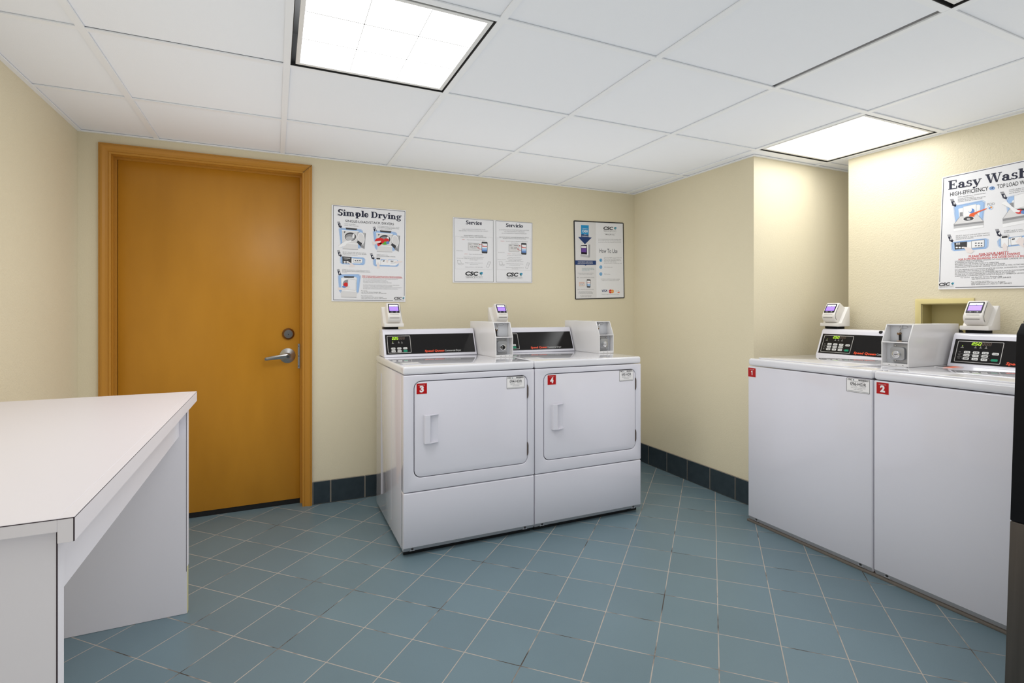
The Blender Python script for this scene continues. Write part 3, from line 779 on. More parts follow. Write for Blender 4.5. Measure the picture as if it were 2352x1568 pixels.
# ================================================================== TABLE
t = empty('folding_table', (-.64, -1.6, 0)); tag(t, 'white laminate folding table with panel legs at the left, in front of the door', 'table')
TX0, TX1, TY0, TY1, TZ = XL+.003, -.325, -2.291, -.900, .831
def tb(name, x0, x1, y0, y1, z0, z1, mt, bev=.0008):
    m = MB(); m.box(x0, x1, y0, y1, z0, z1, mt); o = m.build(name, t, bevel=bev, seg=1)
    o.matrix_parent_inverse = Matrix.Translation((-.64, -1.6, 0)).inverted(); return o
tb('tabletop', TX0, TX1-.021, TY0, TY1, .810, TZ, 'laminate')
tb('edge_strip', TX1-.021, TX1, TY0, TY1, .792, TZ, 'laminate')
e1 = tb('edge_seam', TX1-.0012, TX1+.0003, TY0+.001, TY1-.001, TZ-.0022, TZ-.0008, 'laminate_edge', 0); e1['label'] = 'dark seam line along the long edge'
tb('edge_seam', TX0+.001, TX1-.0003, TY0-.0003, TY0+.0012, TZ-.0022, TZ-.0008, 'laminate_edge', 0)
tb('edge_seam', TX1-.0014, TX1+.0003, TY0-.0003, TY0+.001, .793, TZ-.0010, 'laminate_edge', 0)
LR = -.3465
fl = tb('leg_panel', TX0+.005, LR, -.993, -.968, .0005, .8095, 'laminate_leg')
nl = tb('leg_panel', TX0+.005, -.353, -2.266, -2.238, .0005, .8095, 'laminate_leg')
tb('rail', -.392, -.372, -2.238, -.993, .675, .8095, 'laminate_leg')
for nm, z0, z1, mt in (('edge_band', .18, .79, 'laminate'), ('glue_line', .001, .178, 'glue_yellow')):
    m = MB(); m.box(LR, LR+.0012 + (.0012 if mt == 'laminate' else 0), -.992, -.969, z0, z1, mt); o = m.build(nm, fl)
    if mt != 'laminate': o['label'] = 'yellowed glue where the edge band is missing'
m = MB(); m.box(LR-.0025, LR-.0010, -.9936, -.9928, .16, .79, 'laminate_edge'); m.build('edge_seam', fl)
m = MB(); m.box(-.3545, -.3527, -2.2666, -2.2655, .001, .8085, 'laminate_edge'); m.build('edge_seam', nl)

# ================================================================== BLACK CABINET
CY0, CY1 = -3.20, -2.572
t = empty('appliance_cabinet', (2.2, (CY0+CY1)/2, 0)); tag(t, 'tall black cabinet with dark steel lower front at the right edge of the photo', 'cabinet')
inv = Matrix.Translation((2.2, (CY0+CY1)/2, 0)).inverted()
def cpart(name, prof, y0, y1, mt, bev=.004):
    m = MB(); m.prism(prof, 'y', y0, y1, mt); o = m.build(name, t, bevel=bev); o.matrix_parent_inverse = inv; return o
cpart('lower_body', [(1.757, .02), (1.7945, .5735), (2.30, .5735), (2.30, .02)], CY0, CY1, 'cabinet_steel', .003)
cpart('upper_body', [(1.7942, .5745), (1.829, 1.086), (1.855, 1.115), (2.30, 1.115), (2.30, .5745)], CY0, CY1, 'cabinet_black', .003)
cpart('top_hood', [(1.857, 1.1155), (1.903, 1.175), (2.28, 1.175), (2.28, 1.1155)], CY0+.002, CY1-.002, 'cabinet_steel', .004)
for x in (1.81, 2.25):
    for y in (CY0+.06, CY1-.06):
        m = MB(); m.cyl((x, y, 0), 'z', [(0, .022), (.021, .018)], 'black_rubber', 16); o = m.build('foot', t); o.matrix_parent_inverse = inv

# ================================================================== POSTERS
class Art(MB):
    """artwork drawn in the units of its own sheet; Hm carries the units onto the wall plane"""
    def __init__(s, Hm, side, plane):
        super().__init__(); s.H = Hm; s.side = side; s.pl = plane
    def p(s, a, b, k=1):
        h = s.H; d = h[6]*a + h[7]*b + 1
        u = (h[0]*a + h[1]*b + h[2])/d; v = (h[3]*a + h[4]*b + h[5])/d
        return (u, s.pl - .0003*k, v) if s.side == 'back' else (s.pl - .0003*k, -u, v)
    def poly(s, pts, m, k=1): s.face([s.p(a, b, k) for a, b in pts], m)
    def line(s, a, b, w, m, k=1):
        dx, dy = b[0]-a[0], b[1]-a[1]; L = math.hypot(dx, dy); nx, ny = -dy/L*w/2, dx/L*w/2
        s.poly([(a[0]+nx, a[1]+ny), (b[0]+nx, b[1]+ny), (b[0]-nx, b[1]-ny), (a[0]-nx, a[1]-ny)], m, k)
    def loop(s, pts, w, m, k=1):
        for a, b in zip(pts, pts[1:] + pts[:1]): s.line(a, b, w, m, k)
    def ell(s, cx, cy, rx, ry, m, k=1, a0=0, a1=360, rot=0):
        pts = []
        n = 24
        for i in range(n if a1-a0 == 360 else n+1):
            a = R(a0+(a1-a0)*i/n); x, y = rx*math.cos(a), ry*math.sin(a); c, q = math.cos(R(rot)), math.sin(R(rot))
            pts.append((cx + x*c - y*q, cy + x*q + y*c))
        s.poly(pts, m, k)
    def frame(s, a, b, cap):
        P0 = Vector(s.p(*a)); P1 = Vector(s.p(*b)); up = Vector(s.p(a[0], a[1]-cap)) - P0
        return P0, (P1-P0), up
    def txt(s, st, a, b, cap, m='ink', k=1, bold=0., shear=0., res=2):
        P0, e, up = s.frame(a, b, cap); off = Vector(s.p(*a, k)) - P0
        put_text(s, st, lambda u, v: P0 + off + e*u + up*v, 0, 1, 0, 1, m, bold, shear, res)
    def ser(s, st, a, b, cap, m='navy', k=1):
        P0, e, up = s.frame(a, b, cap); off = Vector(s.p(*a, k)) - P0
        n = Vector((0, -1, 0)) if s.side == 'back' else Vector((-1, 0, 0))
        serif(s, st, lambda u, v, q=0: P0 + off + e*u + up*v + n*q, 0, 1, 0, 1, m)
    def board(s, c, th, m='board_white', rim=None):
        n = len(c)
        def back(q):
            x = list(q); i = 1 if s.side == 'back' else 0; x[i] += th; return tuple(x)
        f = [s.p(*q, 0) for q in c]; b = [back(q) for q in f]
        s.mesh(f+b, [tuple(range(n)), tuple(range(n, 2*n))[::-1]] + [(i, (i+1) % n, n+(i+1) % n, n+i) for i in range(n)], m)
    def arrow(s, x, y, w, hgt, d, lean=None):
        # navy step arrow pointing down to the right, with stripes and a digit
        L = lean if lean is not None else .55*w
        q = lambda u, v: (x + u*w + v*L, y + v*hgt)
        for v0, v1 in ((0, .05), (.09, .14), (.18, .23)): s.poly([q(0, v0), q(.78, v0-.06), q(.78, v1-.06), q(0, v1)], 'navy')
        s.poly([q(0, .27), q(.78, .21), q(.78, .70), q(1.0, .66), q(.52, 1.0), q(-.18, .76), q(.0, .75)], 'navy')
        a = q(.18, .68); b = q(.60, .65); s.txt(d, a, b, hgt*.30, 'art_white', 2, .05)
    def csc(s, a, b, cap, sub=True):
        # logo: letters, teal facets, rule and second line
        w = b[0]-a[0]; sl = (b[1]-a[1])/w
        y = lambda x: a[1] + sl*(x-a[0])
        xe = a[0] + .74*w; s.txt('CSC', a, (xe, y(xe)), cap, 'ink', 1, .045, .18, 3)
        X = lambda t: a[0] + t*w
        f = lambda t, v: (X(t), y(X(t)) - v*cap)
        s.poly([f(.80, .75), f(.90, .30), f(.90, -.02), f(.84, .35)], 'teal_dark'); s.poly([f(.80, .75), f(.92, 1.05), f(.93, .6), f(.88, .35)], 'teal')
        s.poly([f(.93, .95), f(1.0, .92), f(.97, .45), f(.92, .35)], 'blue_cyan'); s.poly([f(.91, .30), f(.97, .45), f(.91, -.02)], 'teal')
        if sub:
            s.line(f(.0, -.22), f(.98, -.22), cap*.05, 'ink_grey')
            s.txt('SERVICE', f(.03, -.75), f(.57, -.75), cap*.42, 'ink_grey'); s.txt('WORKS', f(.58, -.75), f(.98, -.75), cap*.42, 'line_grey')
    def done(s, name, label):
        xs_ = [v[0] for v in s.v]; ys_ = [v[1] for v in s.v]; zs_ = [v[2] for v in s.v]
        c = ((min(xs_)+max(xs_))/2, (min(ys_)+max(ys_))/2, (min(zs_)+max(zs_))/2)
        o = s.build(name, origin=c, fix=False, smooth=False); tag(o, label, 'poster'); return o

H1 = [0.0004255847, 0.0, 0.2147874, -6.715191e-05, -0.0004650462, 1.864344, -5.850717e-05, 0.0]
H2 = [0.0003346936, 0.0, 0.9712015, -5.281044e-05, -0.0003657274, 1.850704, -4.601194e-05, 0.0]
H3 = [0.0004264557, 0.0, 1.860932, -6.728935e-05, -0.000465998, 1.894791, -5.862692e-05, 0.0]
H4 = [0.0006600732, 0.0, 1.740273, 0.0001601246, -0.0004797945, 1.957345, 0.0001395111, 0.0]

# ---- dryer instructions
A = Art(H1, 'back', -.0042)
A.board([(122, 168), (1076, 240), (1070, 1418), (120, 1410)], .004)
for a, b in (((143, 178), (1064, 254)), ((1064, 254), (1056, 1340)), ((143, 178), (145, 1392)), ((145, 1392), (912, 1399))): A.line(a, b, 5, 'navy')
A.ser('Simple Drying', (198, 305), (1020, 362), 82)
A.txt('SINGLE-LOAD/STACK DRYERS', (297, 390), (922, 431), 29, 'ink', bold=.01)
def blue(A, pts, w1=26, w2=7):
    A.loop(pts, 6, 'blue_light', 1); c = (sum(p[0] for p in pts)/len(pts), sum(p[1] for p in pts)/len(pts))
    inn = [(p[0]+(c[0]-p[0])*.055, p[1]+(c[1]-p[1])*.055) for p in pts]; A.poly(inn, 'blue_light', 1.3)
    i2 = [(p[0]+(c[0]-p[0])*.30, p[1]+(c[1]-p[1])*.30) for p in pts]; A.poly(i2, 'art_white', 1.6)
    A.loop(inn, 3, 'blue_mid', 1.5)
def dryer_art(A, dx, dy, clothes):
    q = lambda x, y: (x+dx, y+dy)
    blue(A, [q(215, 478), q(232, 466), q(500, 488), q(522, 508), q(500, 715), q(480, 728), q(262, 712), q(240, 690)])
    A.poly([q(300, 462), q(452, 474), q(440, 496), q(310, 486)], 'art_dark', 2)
    A.poly([q(255, 500), q(465, 516), q(465, 668), q(258, 655)], 'board_grey', 2)
    A.poly([q(250, 492), q(470, 508), q(466, 520), q(255, 504)], 'art_white', 2.2)
    A.ell(*q(362, 580), 80, 62, 'art_white', 2.4); A.ell(*q(362, 580), 74, 57, 'art_dark', 2.7); A.ell(*q(358, 588), 64, 46, 'art_mid', 3); A.ell(*q(350, 602), 44, 28, 'art_grey', 3.1)
    A.ell(*q(402, 570), 14, 30, 'art_white', 3.2, rot=10)
    A.poly([q(280, 510), q(302, 512), q(284, 535)], 'art_dark', 3)
    A.poly([q(270, 662), q(462, 680), q(462, 742), q(266, 734)], 'board_grey', 2.6); A.line(q(262, 735), q(462, 744), 4, 'art_mid', 3)
    A.poly([q(455, 520), q(560, 534), q(545, 738), q(500, 716), q(452, 650)], 'art_mid', 2.8); A.poly([q(457, 524), q(548, 536), q(532, 700), q(456, 640)], 'art_grey', 2.9)
    A.ell(*q(500, 600), 46, 78, 'art_white', 3.1, rot=-8); A.ell(*q(500, 602), 38, 68, 'board_grey', 3.4, rot=-8)
    A.poly([q(462, 628), q(514, 664), q(492, 702), q(442, 650)], 'art_dark', 3.8)
    if not clothes:
        A.poly([q(206, 700), q(285, 640), q(378, 622), q(372, 648), q(318, 662), q(296, 700), q(230, 722)], 'art_white', 4); A.line(q(206, 700), q(285, 640), 2, 'line_grey', 4.2); A.line(q(230, 722), q(300, 690), 2, 'line_grey', 4.2)
    else:
        A.ell(*q(385, 592), 34, 26, 'art_red', 4); A.ell(*q(365, 628), 44, 22, 'art_green', 4.1); A.ell(*q(402, 622), 22, 18, 'blue_mid', 4.2)
        A.ell(*q(300, 600), 62, 40, 'art_red', 4.3); A.poly([q(262, 640), q(330, 620), q(318, 650), q(280, 668)], 'art_red', 4.3)
        A.poly([q(200, 610), q(262, 604), q(318, 598), q(306, 622), q(262, 632), q(215, 658)], 'skin_tone', 4.6)
dryer_art(A, 0, 0, False); A.arrow(192, 388, 44, 82, '1', 30)
dryer_art(A, 440, 34, True); A.arrow(650, 454, 44, 84, '2', 30)
A.txt('CLEAN the lint filter.', (283, 418), (432, 428), 12, 'ink_grey'); A.txt('LIMPIE el filtro de pelusa.', (283, 438), (470, 449), 12, 'ink_grey')
A.txt('LOAD clothes loosely and close door securely.', (712, 446), (995, 466), 11, 'ink_grey'); A.txt('COLOQUE las prendas sin llenar de mas', (712, 464), (988, 482), 12, 'ink'); A.txt('y asegure la puerta.', (712, 480), (900, 492), 11, 'ink_grey')
# step 3
blue(A, [(232, 850), (250, 836), (530, 850), (552, 868), (548, 925), (530, 940), (255, 928), (234, 912)])
A.poly([(258, 832), (378, 840), (376, 925), (262, 922)], 'art_dark', 3)
for x in (290, 325): A.ell(x, 900, 15, 8, 'art_white', 3.4); A.ell(x, 916, 15, 6, 'art_white', 3.4)
A.line((275, 852), (360, 858), 8, 'art_grey', 3.3); A.line((285, 868), (330, 870), 4, 'art_grey', 3.3)
A.poly([(404, 858), (516, 866), (514, 914), (404, 908)], 'art_white', 3); A.loop([(404, 858), (516, 866), (514, 914), (404, 908)], 3, 'art_mid', 3.2)
for x in (428, 456, 486): A.poly([(x-9, 880), (x+9, 881), (x+8, 892), (x-8, 891)], 'art_dark', 3.4)
A.line((424, 900), (496, 904), 3, 'art_mid', 3.3)
A.poly([(330, 908), (352, 906), (420, 946), (412, 966), (338, 962), (372, 944)], 'skin_tone', 4)
A.arrow(191, 758, 44, 82, '3', 30)
A.txt('SELECT desired cycle and start machine.', (264, 780), (566, 796), 12, 'ink_grey'); A.txt('SELECCIONE el ciclo de secado deseado', (264, 798), (570, 812), 12, 'ink'); A.txt('y encienda la maquina.', (264, 814), (456, 824), 11, 'ink_grey')
# step 4
blue(A, [(655, 885), (672, 868), (960, 880), (985, 900), (982, 945), (965, 960), (678, 955), (658, 935)])
A.poly([(690, 838), (752, 842), (750, 940), (692, 936)], 'art_white', 3); A.loop([(690, 838), (752, 842), (750, 940), (692, 936)], 3, 'art_grey', 3.2)
A.poly([(697, 850), (745, 853), (744, 872), (698, 869)], 'art_dark', 3.4); A.poly([(700, 935), (718, 900), (736, 940), (740, 985), (706, 985)], 'skin_tone', 3.8)
A.poly([(770, 880), (850, 872), (838, 925), (775, 945)], 'art_white', 3); A.poly([(778, 886), (804, 882), (800, 896), (780, 900)], 'art_dark', 3.3); A.ell(836, 896, 14, 18, 'skin_tone', 3.6)
A.poly([(850, 880), (960, 880), (985, 920), (940, 952), (870, 950)], 'art_white', 3.2); A.poly([(880, 886), (925, 890), (905, 905), (880, 904)], 'art_mid', 3.5); A.line((880, 918), (960, 912), 5, 'art_mid', 3.5); A.poly([(930, 895), (1030, 890), (1030, 905), (950, 925)], 'skin_tone', 3.8)
A.arrow(613, 794, 43, 80, '4', 30)
A.txt('INSERT card or coins.', (702, 815), (846, 820), 12, 'ink_grey'); A.txt('INTRODUZCA la tarjeta o monedas.', (702, 832), (942, 842), 12, 'ink')
# step 5
blue(A, [(204, 1082), (222, 1066), (470, 1062), (494, 1084), (468, 1290), (450, 1304), (240, 1298), (222, 1280)])
A.poly([(275, 1085), (415, 1088), (405, 1106), (285, 1106)], 'art_dark', 2.4)
A.poly([(242, 1106), (442, 1110), (440, 1290), (250, 1282)], 'art_white', 2.2); A.loop([(242, 1106), (442, 1110), (440, 1290), (250, 1282)], 3, 'line_grey', 2.5)
A.ell(322, 1190, 66, 66, 'art_white', 2.6); A.ell(324, 1190, 60, 60, 'art_mid', 2.8); A.ell(304, 1194, 30, 26, 'art_red', 3.2); A.ell(280, 1222, 24, 14, 'blue_mid', 3)
A.poly([(332, 1122), (436, 1132), (432, 1268), (330, 1262)], 'board_white', 3.4); A.loop([(332, 1122), (436, 1132), (432, 1268), (330, 1262)], 3, 'line_grey', 3.6)
A.poly([(202, 1228), (290, 1238), (344, 1212), (362, 1228), (330, 1262), (290, 1268), (202, 1262)], 'skin_tone', 4)
A.poly([(242, 1284), (446, 1290), (440, 1360), (244, 1352)], 'board_grey', 3.4); A.line((244, 1354), (440, 1361), 4, 'art_mid', 3.6)
A.arrow(188, 1002, 43, 82, '5', 30)
A.txt('START by closing door and pushing start button.', (258, 1008), (612, 1022), 12, 'ink_grey'); A.txt('ENCIENDALA: cierre la puerta y presione el boton', (258, 1026), (618, 1038), 12, 'ink'); A.txt('de inicio.', (258, 1042), (320, 1046), 11, 'ink_grey')
A.txt('FOR YOUR SAFETY PLEASE AVOID THE FOLLOWING', (516, 1090), (1018, 1104), 13, 'red_ink', bold=.02); A.txt('POR SU PROPIA SEGURIDAD, POR FAVOR EVITE LO SIGUIENTE', (516, 1106), (1032, 1117), 12, 'red_ink', bold=.02)
for i, (st, x1) in enumerate((('DRYING ITEMS CONTAINING COOKING OIL, FOAM RUBBER, GASOLINE OR', 972), ('ANY OTHER FLAMMABLE MATERIALS OR FUMES.', 826), ('REACHING INTO THE DRYER WHILE IT IS OPERATING.', 850), ('ALLOWING CHILDREN TO PLAY ON OR AROUND THE DRYER.', 894),
      ('NO SEQUE PRENDAS QUE CONTENGAN ACEITE DE COCINA, GOMA ESPUMA,', 995), ('GASOLINA Y CUALQUIER OTRO MATERIAL O GAS FLAMABLE.', 902), ('NO INTRODUZCA LAS MANOS EN LA SECADORA MIENTRAS ESTA EN FUNCIONAMIENTO.', 1026), ('NO DEJE QUE LOS NINOS JUEGUEN EN O ALREDEDOR DE LA SECADORA.', 976))):
    y = 1126 + 16*i + (14 if i > 3 else 0); A.txt(st, (528, y), (x1, y + 4), 9, 'ink_grey')
A.txt('For service:', (503, 1278), (580, 1280), 10, 'ink'); A.txt('use the CSC Service Request App', (503, 1296), (755, 1298), 11, 'ink'); A.txt('visit www.cscsw.com or call 1-877-264-6622', (503, 1312), (825, 1313), 11, 'ink')
A.txt('Para solicitar servicio:', (503, 1344), (650, 1345), 10, 'ink'); A.txt('utilice la aplicacion CSC Service Request', (503, 1362), (783, 1363), 11, 'ink'); A.txt('visite www.cscsw.com o llame al 1-877-264-6622', (503, 1379), (830, 1379), 11, 'ink')
A.csc((926, 1384), (1058, 1386), 28); A.done('poster', 'white dryer instruction poster headed Simple Drying, beside the door')

# ---- service notice, two leaves on one board
A = Art(H2, 'back', -.0042)
A.board([(158, 222), (1592, 325), (1588, 1410), (156, 1402)], .004)
A.loop([(178, 238), (886, 284), (890, 1388), (184, 1380)], 5, 'ink'); A.loop([(932, 288), (1584, 330), (1580, 1394), (940, 1390)], 5, 'ink')
A.ser('Service', (392, 352), (684, 366), 70); A.ser('Servicio', (1114, 398), (1420, 414), 66)
def leaf(A, x0, x1, yo, es):
    W = x1 - x0; X = lambda t: x0 + t*W; sl = .03
    def ln(st, t0, t1, y, cap=15, m='ink_grey', **kw): A.txt(st, (X(t0), y + yo), (X(t1), y + yo + sl*(t1-t0)*W*.7), cap, m, **kw)
    if not es:
        ln('YOUR SATISFACTION IS IMPORTANT TO US', .20, .79, 446, 15); ln('AND PROPERLY WORKING MACHINES ARE A PRIORITY', .12, .87, 474, 15)
        ln('PLEASE REPORT A SERVICE ISSUE', .25, .74, 562, 15, 'ink'); ln('FOLLOWING THE EASY TWO STEP METHOD', .17, .82, 588, 15, 'ink')
        ln('STEP 1', .205, .275, 632, 11, 'red_ink'); ln('- Take note of the machine ID number', .31, .79, 636, 13)
        ln('STEP 2', .265, .34, 892, 11, 'red_ink'); ln('- Report the service issue by', .36, .725, 896, 13)
        for k, (st, a, b, y) in enumerate((('Using the CSC ServiceWorks Service Request', .24, .755, 945), ('Simply scan the barcode, select the issue', .26, .74, 972), ('and click "submit"', .395, .60, 998), ('Using our online service request at', .28, .725, 1048), ('www.cscsw.com', .40, .61, 1076), ('Calling toll-free at 1-877-264-6622', .28, .725, 1126))): ln(st, a, b, y, 13)
        ln('Download Now', .06, .225, 832, 10); ln('CSC Service App', .06, .235, 966, 10)
    else:
        ln('SU SATISFACCION ES IMPORTANTE PARA NOSOTROS', .09, .92, 420, 15); ln('Y EL FUNCIONAMIENTO APROPIADO', .22, .80, 452, 15); ln('DE LAS MAQUINAS ES NUESTRA PRIORIDAD', .16, .85, 482, 15)
        ln('POR FAVOR, REPORTE CUALQUIER PROBLEMA DEL SERVICIO', .09, .91, 552, 15, 'ink'); ln('SIGUIENDO ESTE FACIL METODO EN DOS PASOS', .19, .83, 578, 15, 'ink')
        ln('PASO 1', .13, .24, 622, 11, 'red_ink'); ln('- Anote el numero de identificacion (ID number)', .26, .88, 624, 12); ln('de la maquina', .42, .61, 656, 12)
        ln('PASO 2', .33, .42, 850, 11, 'red_ink'); ln('- Reporte el problema', .44, .70, 852, 12); ln('de servicio de la siguiente manera:', .30, .73, 878, 12)
        for k, (st, a, b, y) in enumerate((('Utilizando nuestra aplicacion', .335, .69, 914), ('"CSC ServiceWorks Service Request"', .30, .73, 940), ('escanee el codigo de barras,', .35, .69, 964), ('seleccione el problema y envie "submit"', .27, .765, 986), ('Utilizando nuestra solicitud de servicio', .29, .755, 1028), ('en linea www.cscsw.com', .375, .665, 1056), ('Llame al numero de telefono gratuito al', .28, .765, 1096), ('1-877-264-6622', .43, .62, 1120))): ln(st, a, b, y, 12)
        ln('Download Now', .06, .24, 824, 10); ln('Aplicacion CSC Service', .04, .27, 950, 10)
    yy = yo if not es else yo - 26
    a0 = 566 + yo - (10 if es else 0)
    A.line((X(.03), a0), (X(.15), a0+2), 2, 'line_grey'); A.line((X(.85), a0+20), (X(.97), a0+22), 2, 'line_grey'); A.line((X(.03), a0), (X(.03), 1155+yy), 2, 'line_grey'); A.line((X(.97), a0+22), (X(.97), 1168+yy), 2, 'line_grey'); A.line((X(.03), 1155+yy), (X(.97), 1168+yy), 2, 'line_grey')
    # label picture and telephone
    y = lambda v: v + yo - (0 if not es else 14)
    A.poly([(X(.36), y(686)), (X(.64), y(698)), (X(.64), y(826)), (X(.36), y(816))], 'board_grey', 1.3); A.loop([(X(.36), y(686)), (X(.64), y(698)), (X(.64), y(826)), (X(.36), y(816))], 4, 'ink_grey', 2)
    A.txt('CSC', (X(.375), y(714)), (X(.44), y(716)), 12, 'ink', 2, .03); A.line((X(.50), y(708)), (X(.61), y(712)), 9, 'ink_grey', 2)
    A.txt('123 APP', (X(.41), y(766)), (X(.59), y(770)), 26, 'ink', 2); A.line((X(.45), y(788)), (X(.56), y(790)), 4, 'line_grey', 2)
    xa, xb = X(.70), X(.85)
    A.poly([(xa, y(676)), (xa+8, y(664)), (xb-8, y(668)), (xb, y(680)), (xb-2, y(866)), (xb-10, y(876)), (xa+10, y(872)), (xa+1, y(860))], 'art_dark', 1.5)
    A.poly([(xa+8, y(696)), (xb-8, y(700)), (xb-8, y(780)), (xa+8, y(776))], 'art_white', 2); A.poly([(xa+8, y(776)), (xb-8, y(780)), (xb-9, y(842)), (xa+9, y(838))], 'blue_light', 2); A.poly([(xa+10, y(808)), (xb-9, y(812)), (xb-9, y(842)), (xa+9, y(838))], 'blue_mid', 2.2)
    A.line((xa+10, y(748)), (xb-10, y(752)), 14, 'red_ink', 2.4)
    A.line((X(.645), y(714)), (xa+12, y(716)), 6, 'art_red', 2.6); A.line((xa+4, y(716)), (xa+30, y(740)), 6, 'art_red', 2.6); A.line((X(.60), y(774)), (X(.66), y(798)), 6, 'art_red', 2.6); A.line((X(.66), y(798)), (xa, y(800)), 6, 'art_red', 2.6)
    A.poly([(X(.585), y(770)), (X(.62), y(764)), (X(.615), y(786))], 'art_red', 2.6); A.poly([(X(.63), y(714)), (X(.66), y(704)), (X(.66), y(724))], 'art_red', 2.6)
    # laptop and handset line drawings
    z = lambda v: v + (yo if not es else yo - 20)
    A.loop([(X(.08), z(1000)), (X(.165), z(1002)), (X(.185), z(1056)), (X(.10), z(1066))], 3, 'ink_grey'); A.loop([(X(.10), z(1066)), (X(.185), z(1056)), (X(.245), z(1064)), (X(.19), z(1082))], 3, 'ink_grey')
    A.loop([(X(.87), z(1022)), (X(.935), z(1030)), (X(.875), z(1132)), (X(.82), z(1120))], 3, 'ink_grey'); A.loop([(X(.885), z(1036)), (X(.92), z(1042)), (X(.895), z(1080)), (X(.865), z(1072))], 2, 'line_grey')
leaf(A, 180, 888, 0, False); leaf(A, 934, 1582, 38, True)
A.csc((382, 1270), (700, 1276), 66); A.csc((1122, 1286), (1414, 1290), 62)
A.done('poster', 'white service notice in two columns, Service on the left and Servicio on the right')

# ---- how to use
A = Art(H3, 'back', -.0042)
A.board(rr(0, 0, 1, 1, .02, 3) and [(190, 182), (200, 176), (960, 213), (970, 222), (986, 1384), (978, 1394), (224, 1416), (214, 1406)], .005, 'ink')
A.poly([(204, 196), (956, 228), (972, 1380), (226, 1400)], 'board_white', .6)
A.poly([(204, 196), (534, 210), (546, 1391), (226, 1400)], 'board_grey', .9)
A.poly([(302, 248), (424, 254), (420, 440), (470, 446), (364, 552), (258, 438), (306, 436)], 'blue_deep', 2)
A.poly([(302, 248), (424, 254), (422, 400), (305, 392)], 'blue_cyan', 2.3)
A.txt('CONVERT TO', (322, 312), (406, 316), 13, 'art_white', 3); A.txt('CASH', (320, 362), (408, 366), 36, 'art_white', 3, .03); A.txt('TO', (344, 402), (388, 404), 14, 'art_white', 3); A.txt('CONVENIENCE', (316, 432), (414, 436), 15, 'art_white', 3, .02)
A.poly([(298, 562), (402, 556), (450, 556), (446, 752), (418, 760), (296, 742)], 'art_white', 2); A.poly([(410, 556), (450, 556), (446, 752), (418, 760)], 'art_grey', 2.2); A.poly([(424, 556), (438, 556), (434, 756), (422, 758)], 'art_mid', 2.4)
A.poly([(296, 706), (418, 726), (418, 760), (296, 742)], 'art_grey', 2.2)
A.poly([(300, 566), (396, 562), (396, 712), (304, 704)], 'screen_bezel', 2.6); A.poly([(306, 578), (388, 580), (386, 608), (306, 606)], 'art_white', 3); A.poly([(306, 612), (386, 614), (386, 678), (308, 674)], 'art_purple', 3)
A.poly([(210, 802), (538, 806), (538, 872), (392, 872), (374, 886), (356, 872), (212, 872)], 'blue_deep', 2)
A.txt('PLEASE REPORT A SERVICE ISSUE', (256, 834), (484, 836), 15, 'art_white', 3); A.txt('USING THE SIMPLE METHOD BELOW', (250, 858), (490, 858), 14, 'art_white', 3)
for st, a, b, y, c_ in (('Download the CSC ServiceWorks', 318, 500, 930, 'teal'), ('Service App. Follow on the App', 318, 510, 950, 'teal'), ('Select a Service Issue', 318, 434, 970, 'teal'), ('To access online service request at cscsw.com', 250, 498, 1008, 'ink_grey'), ('or call us toll-free at 1-877-264-6622', 270, 478, 1028, 'ink_grey'), ('STEP 1 - Locate the machine ID number on the label', 238, 508, 1076, 'ink_grey'),
      ('STEP 2 - Report the service issue by either', 248, 504, 1262, 'ink_grey'), ('go to mycscsw.com/servicerequest', 272, 474, 1296, 'ink_grey'), ('use the Service App or go to service request', 264, 488, 1312, 'ink_grey'), ('or call toll-free at 1-877-264-6622', 264, 488, 1328, 'ink_grey'), ('For refunds: cscsw.com/refund', 290, 466, 1360, 'ink_grey'), ('1-877-264-6622', 290, 460, 1378, 'ink_grey')):
    A.txt(st, (a, y), (b, y-1), 11, c_, 2)
A.loop([(276, 1148), (352, 1146), (352, 1200), (278, 1204)], 4, 'art_amber', 2); A.txt('CSC #', (282, 1166), (346, 1164), 12, 'red_ink', 2); A.txt('123 APP', (286, 1186), (342, 1184), 14, 'ink_grey', 2); A.line((286, 1194), (340, 1192), 3, 'line_grey', 2)
A.poly([(392, 1106), (400, 1098), (446, 1100), (454, 1108), (450, 1222), (442, 1230), (402, 1228), (394, 1220)], 'art_dark', 2); A.poly([(398, 1120), (448, 1122), (446, 1172), (400, 1170)], 'art_white', 2.4); A.poly([(400, 1170), (446, 1172), (445, 1208), (401, 1206)], 'blue_light', 2.4); A.line((400, 1152), (446, 1154), 6, 'red_ink', 2.8)
A.csc((654, 320), (860, 328), 46); A.txt('Making life easy', (688, 404), (826, 410), 18, 'ink', 1, .006); A.line((660, 382), (850, 386), 2, 'line_grey')
for st, a, b, y in (('Use only unused payment and mobile transactions when', 570, 930, 476), ('the card reader says ready. Your transaction will not be', 574, 926, 500), ('stored here and has been deducted from the card.', 574, 930, 524)): A.txt(st, (a, y), (b, y+6), 14, 'ink_grey')
A.txt('How To Use', (594, 684), (872, 688), 64, 'navy', 1, .0, 0, 4)
for i, (n, y) in enumerate((('1', 800), ('2', 908), ('3', 1016))):
    A.ell(614, y, 23, 27, 'blue_light', 1.3); A.ell(614, y, 20, 24, 'blue_cyan', 1.6); A.txt(n, (606, y+13), (622, y+13), 26, 'art_white', 2.5, .03)
for st, a, b, y in (('Chip Cards: INSERT. Use up and follow line', 664, 938, 764), ('Magnetic Stripe Cards: SWIPE slowly down', 664, 922, 786), ('(tap) to find out if Digital Wallets: HOLD your', 664, 930, 808), ('phone to the reader until your', 664, 858, 830), ('purchase/transaction is completed (see note)', 664, 938, 852), ('Select machine cycle', 668, 794, 914), ('Start machine', 668, 760, 1022)): A.txt(st, (a, y), (b, y+3), 14, 'ink_grey')
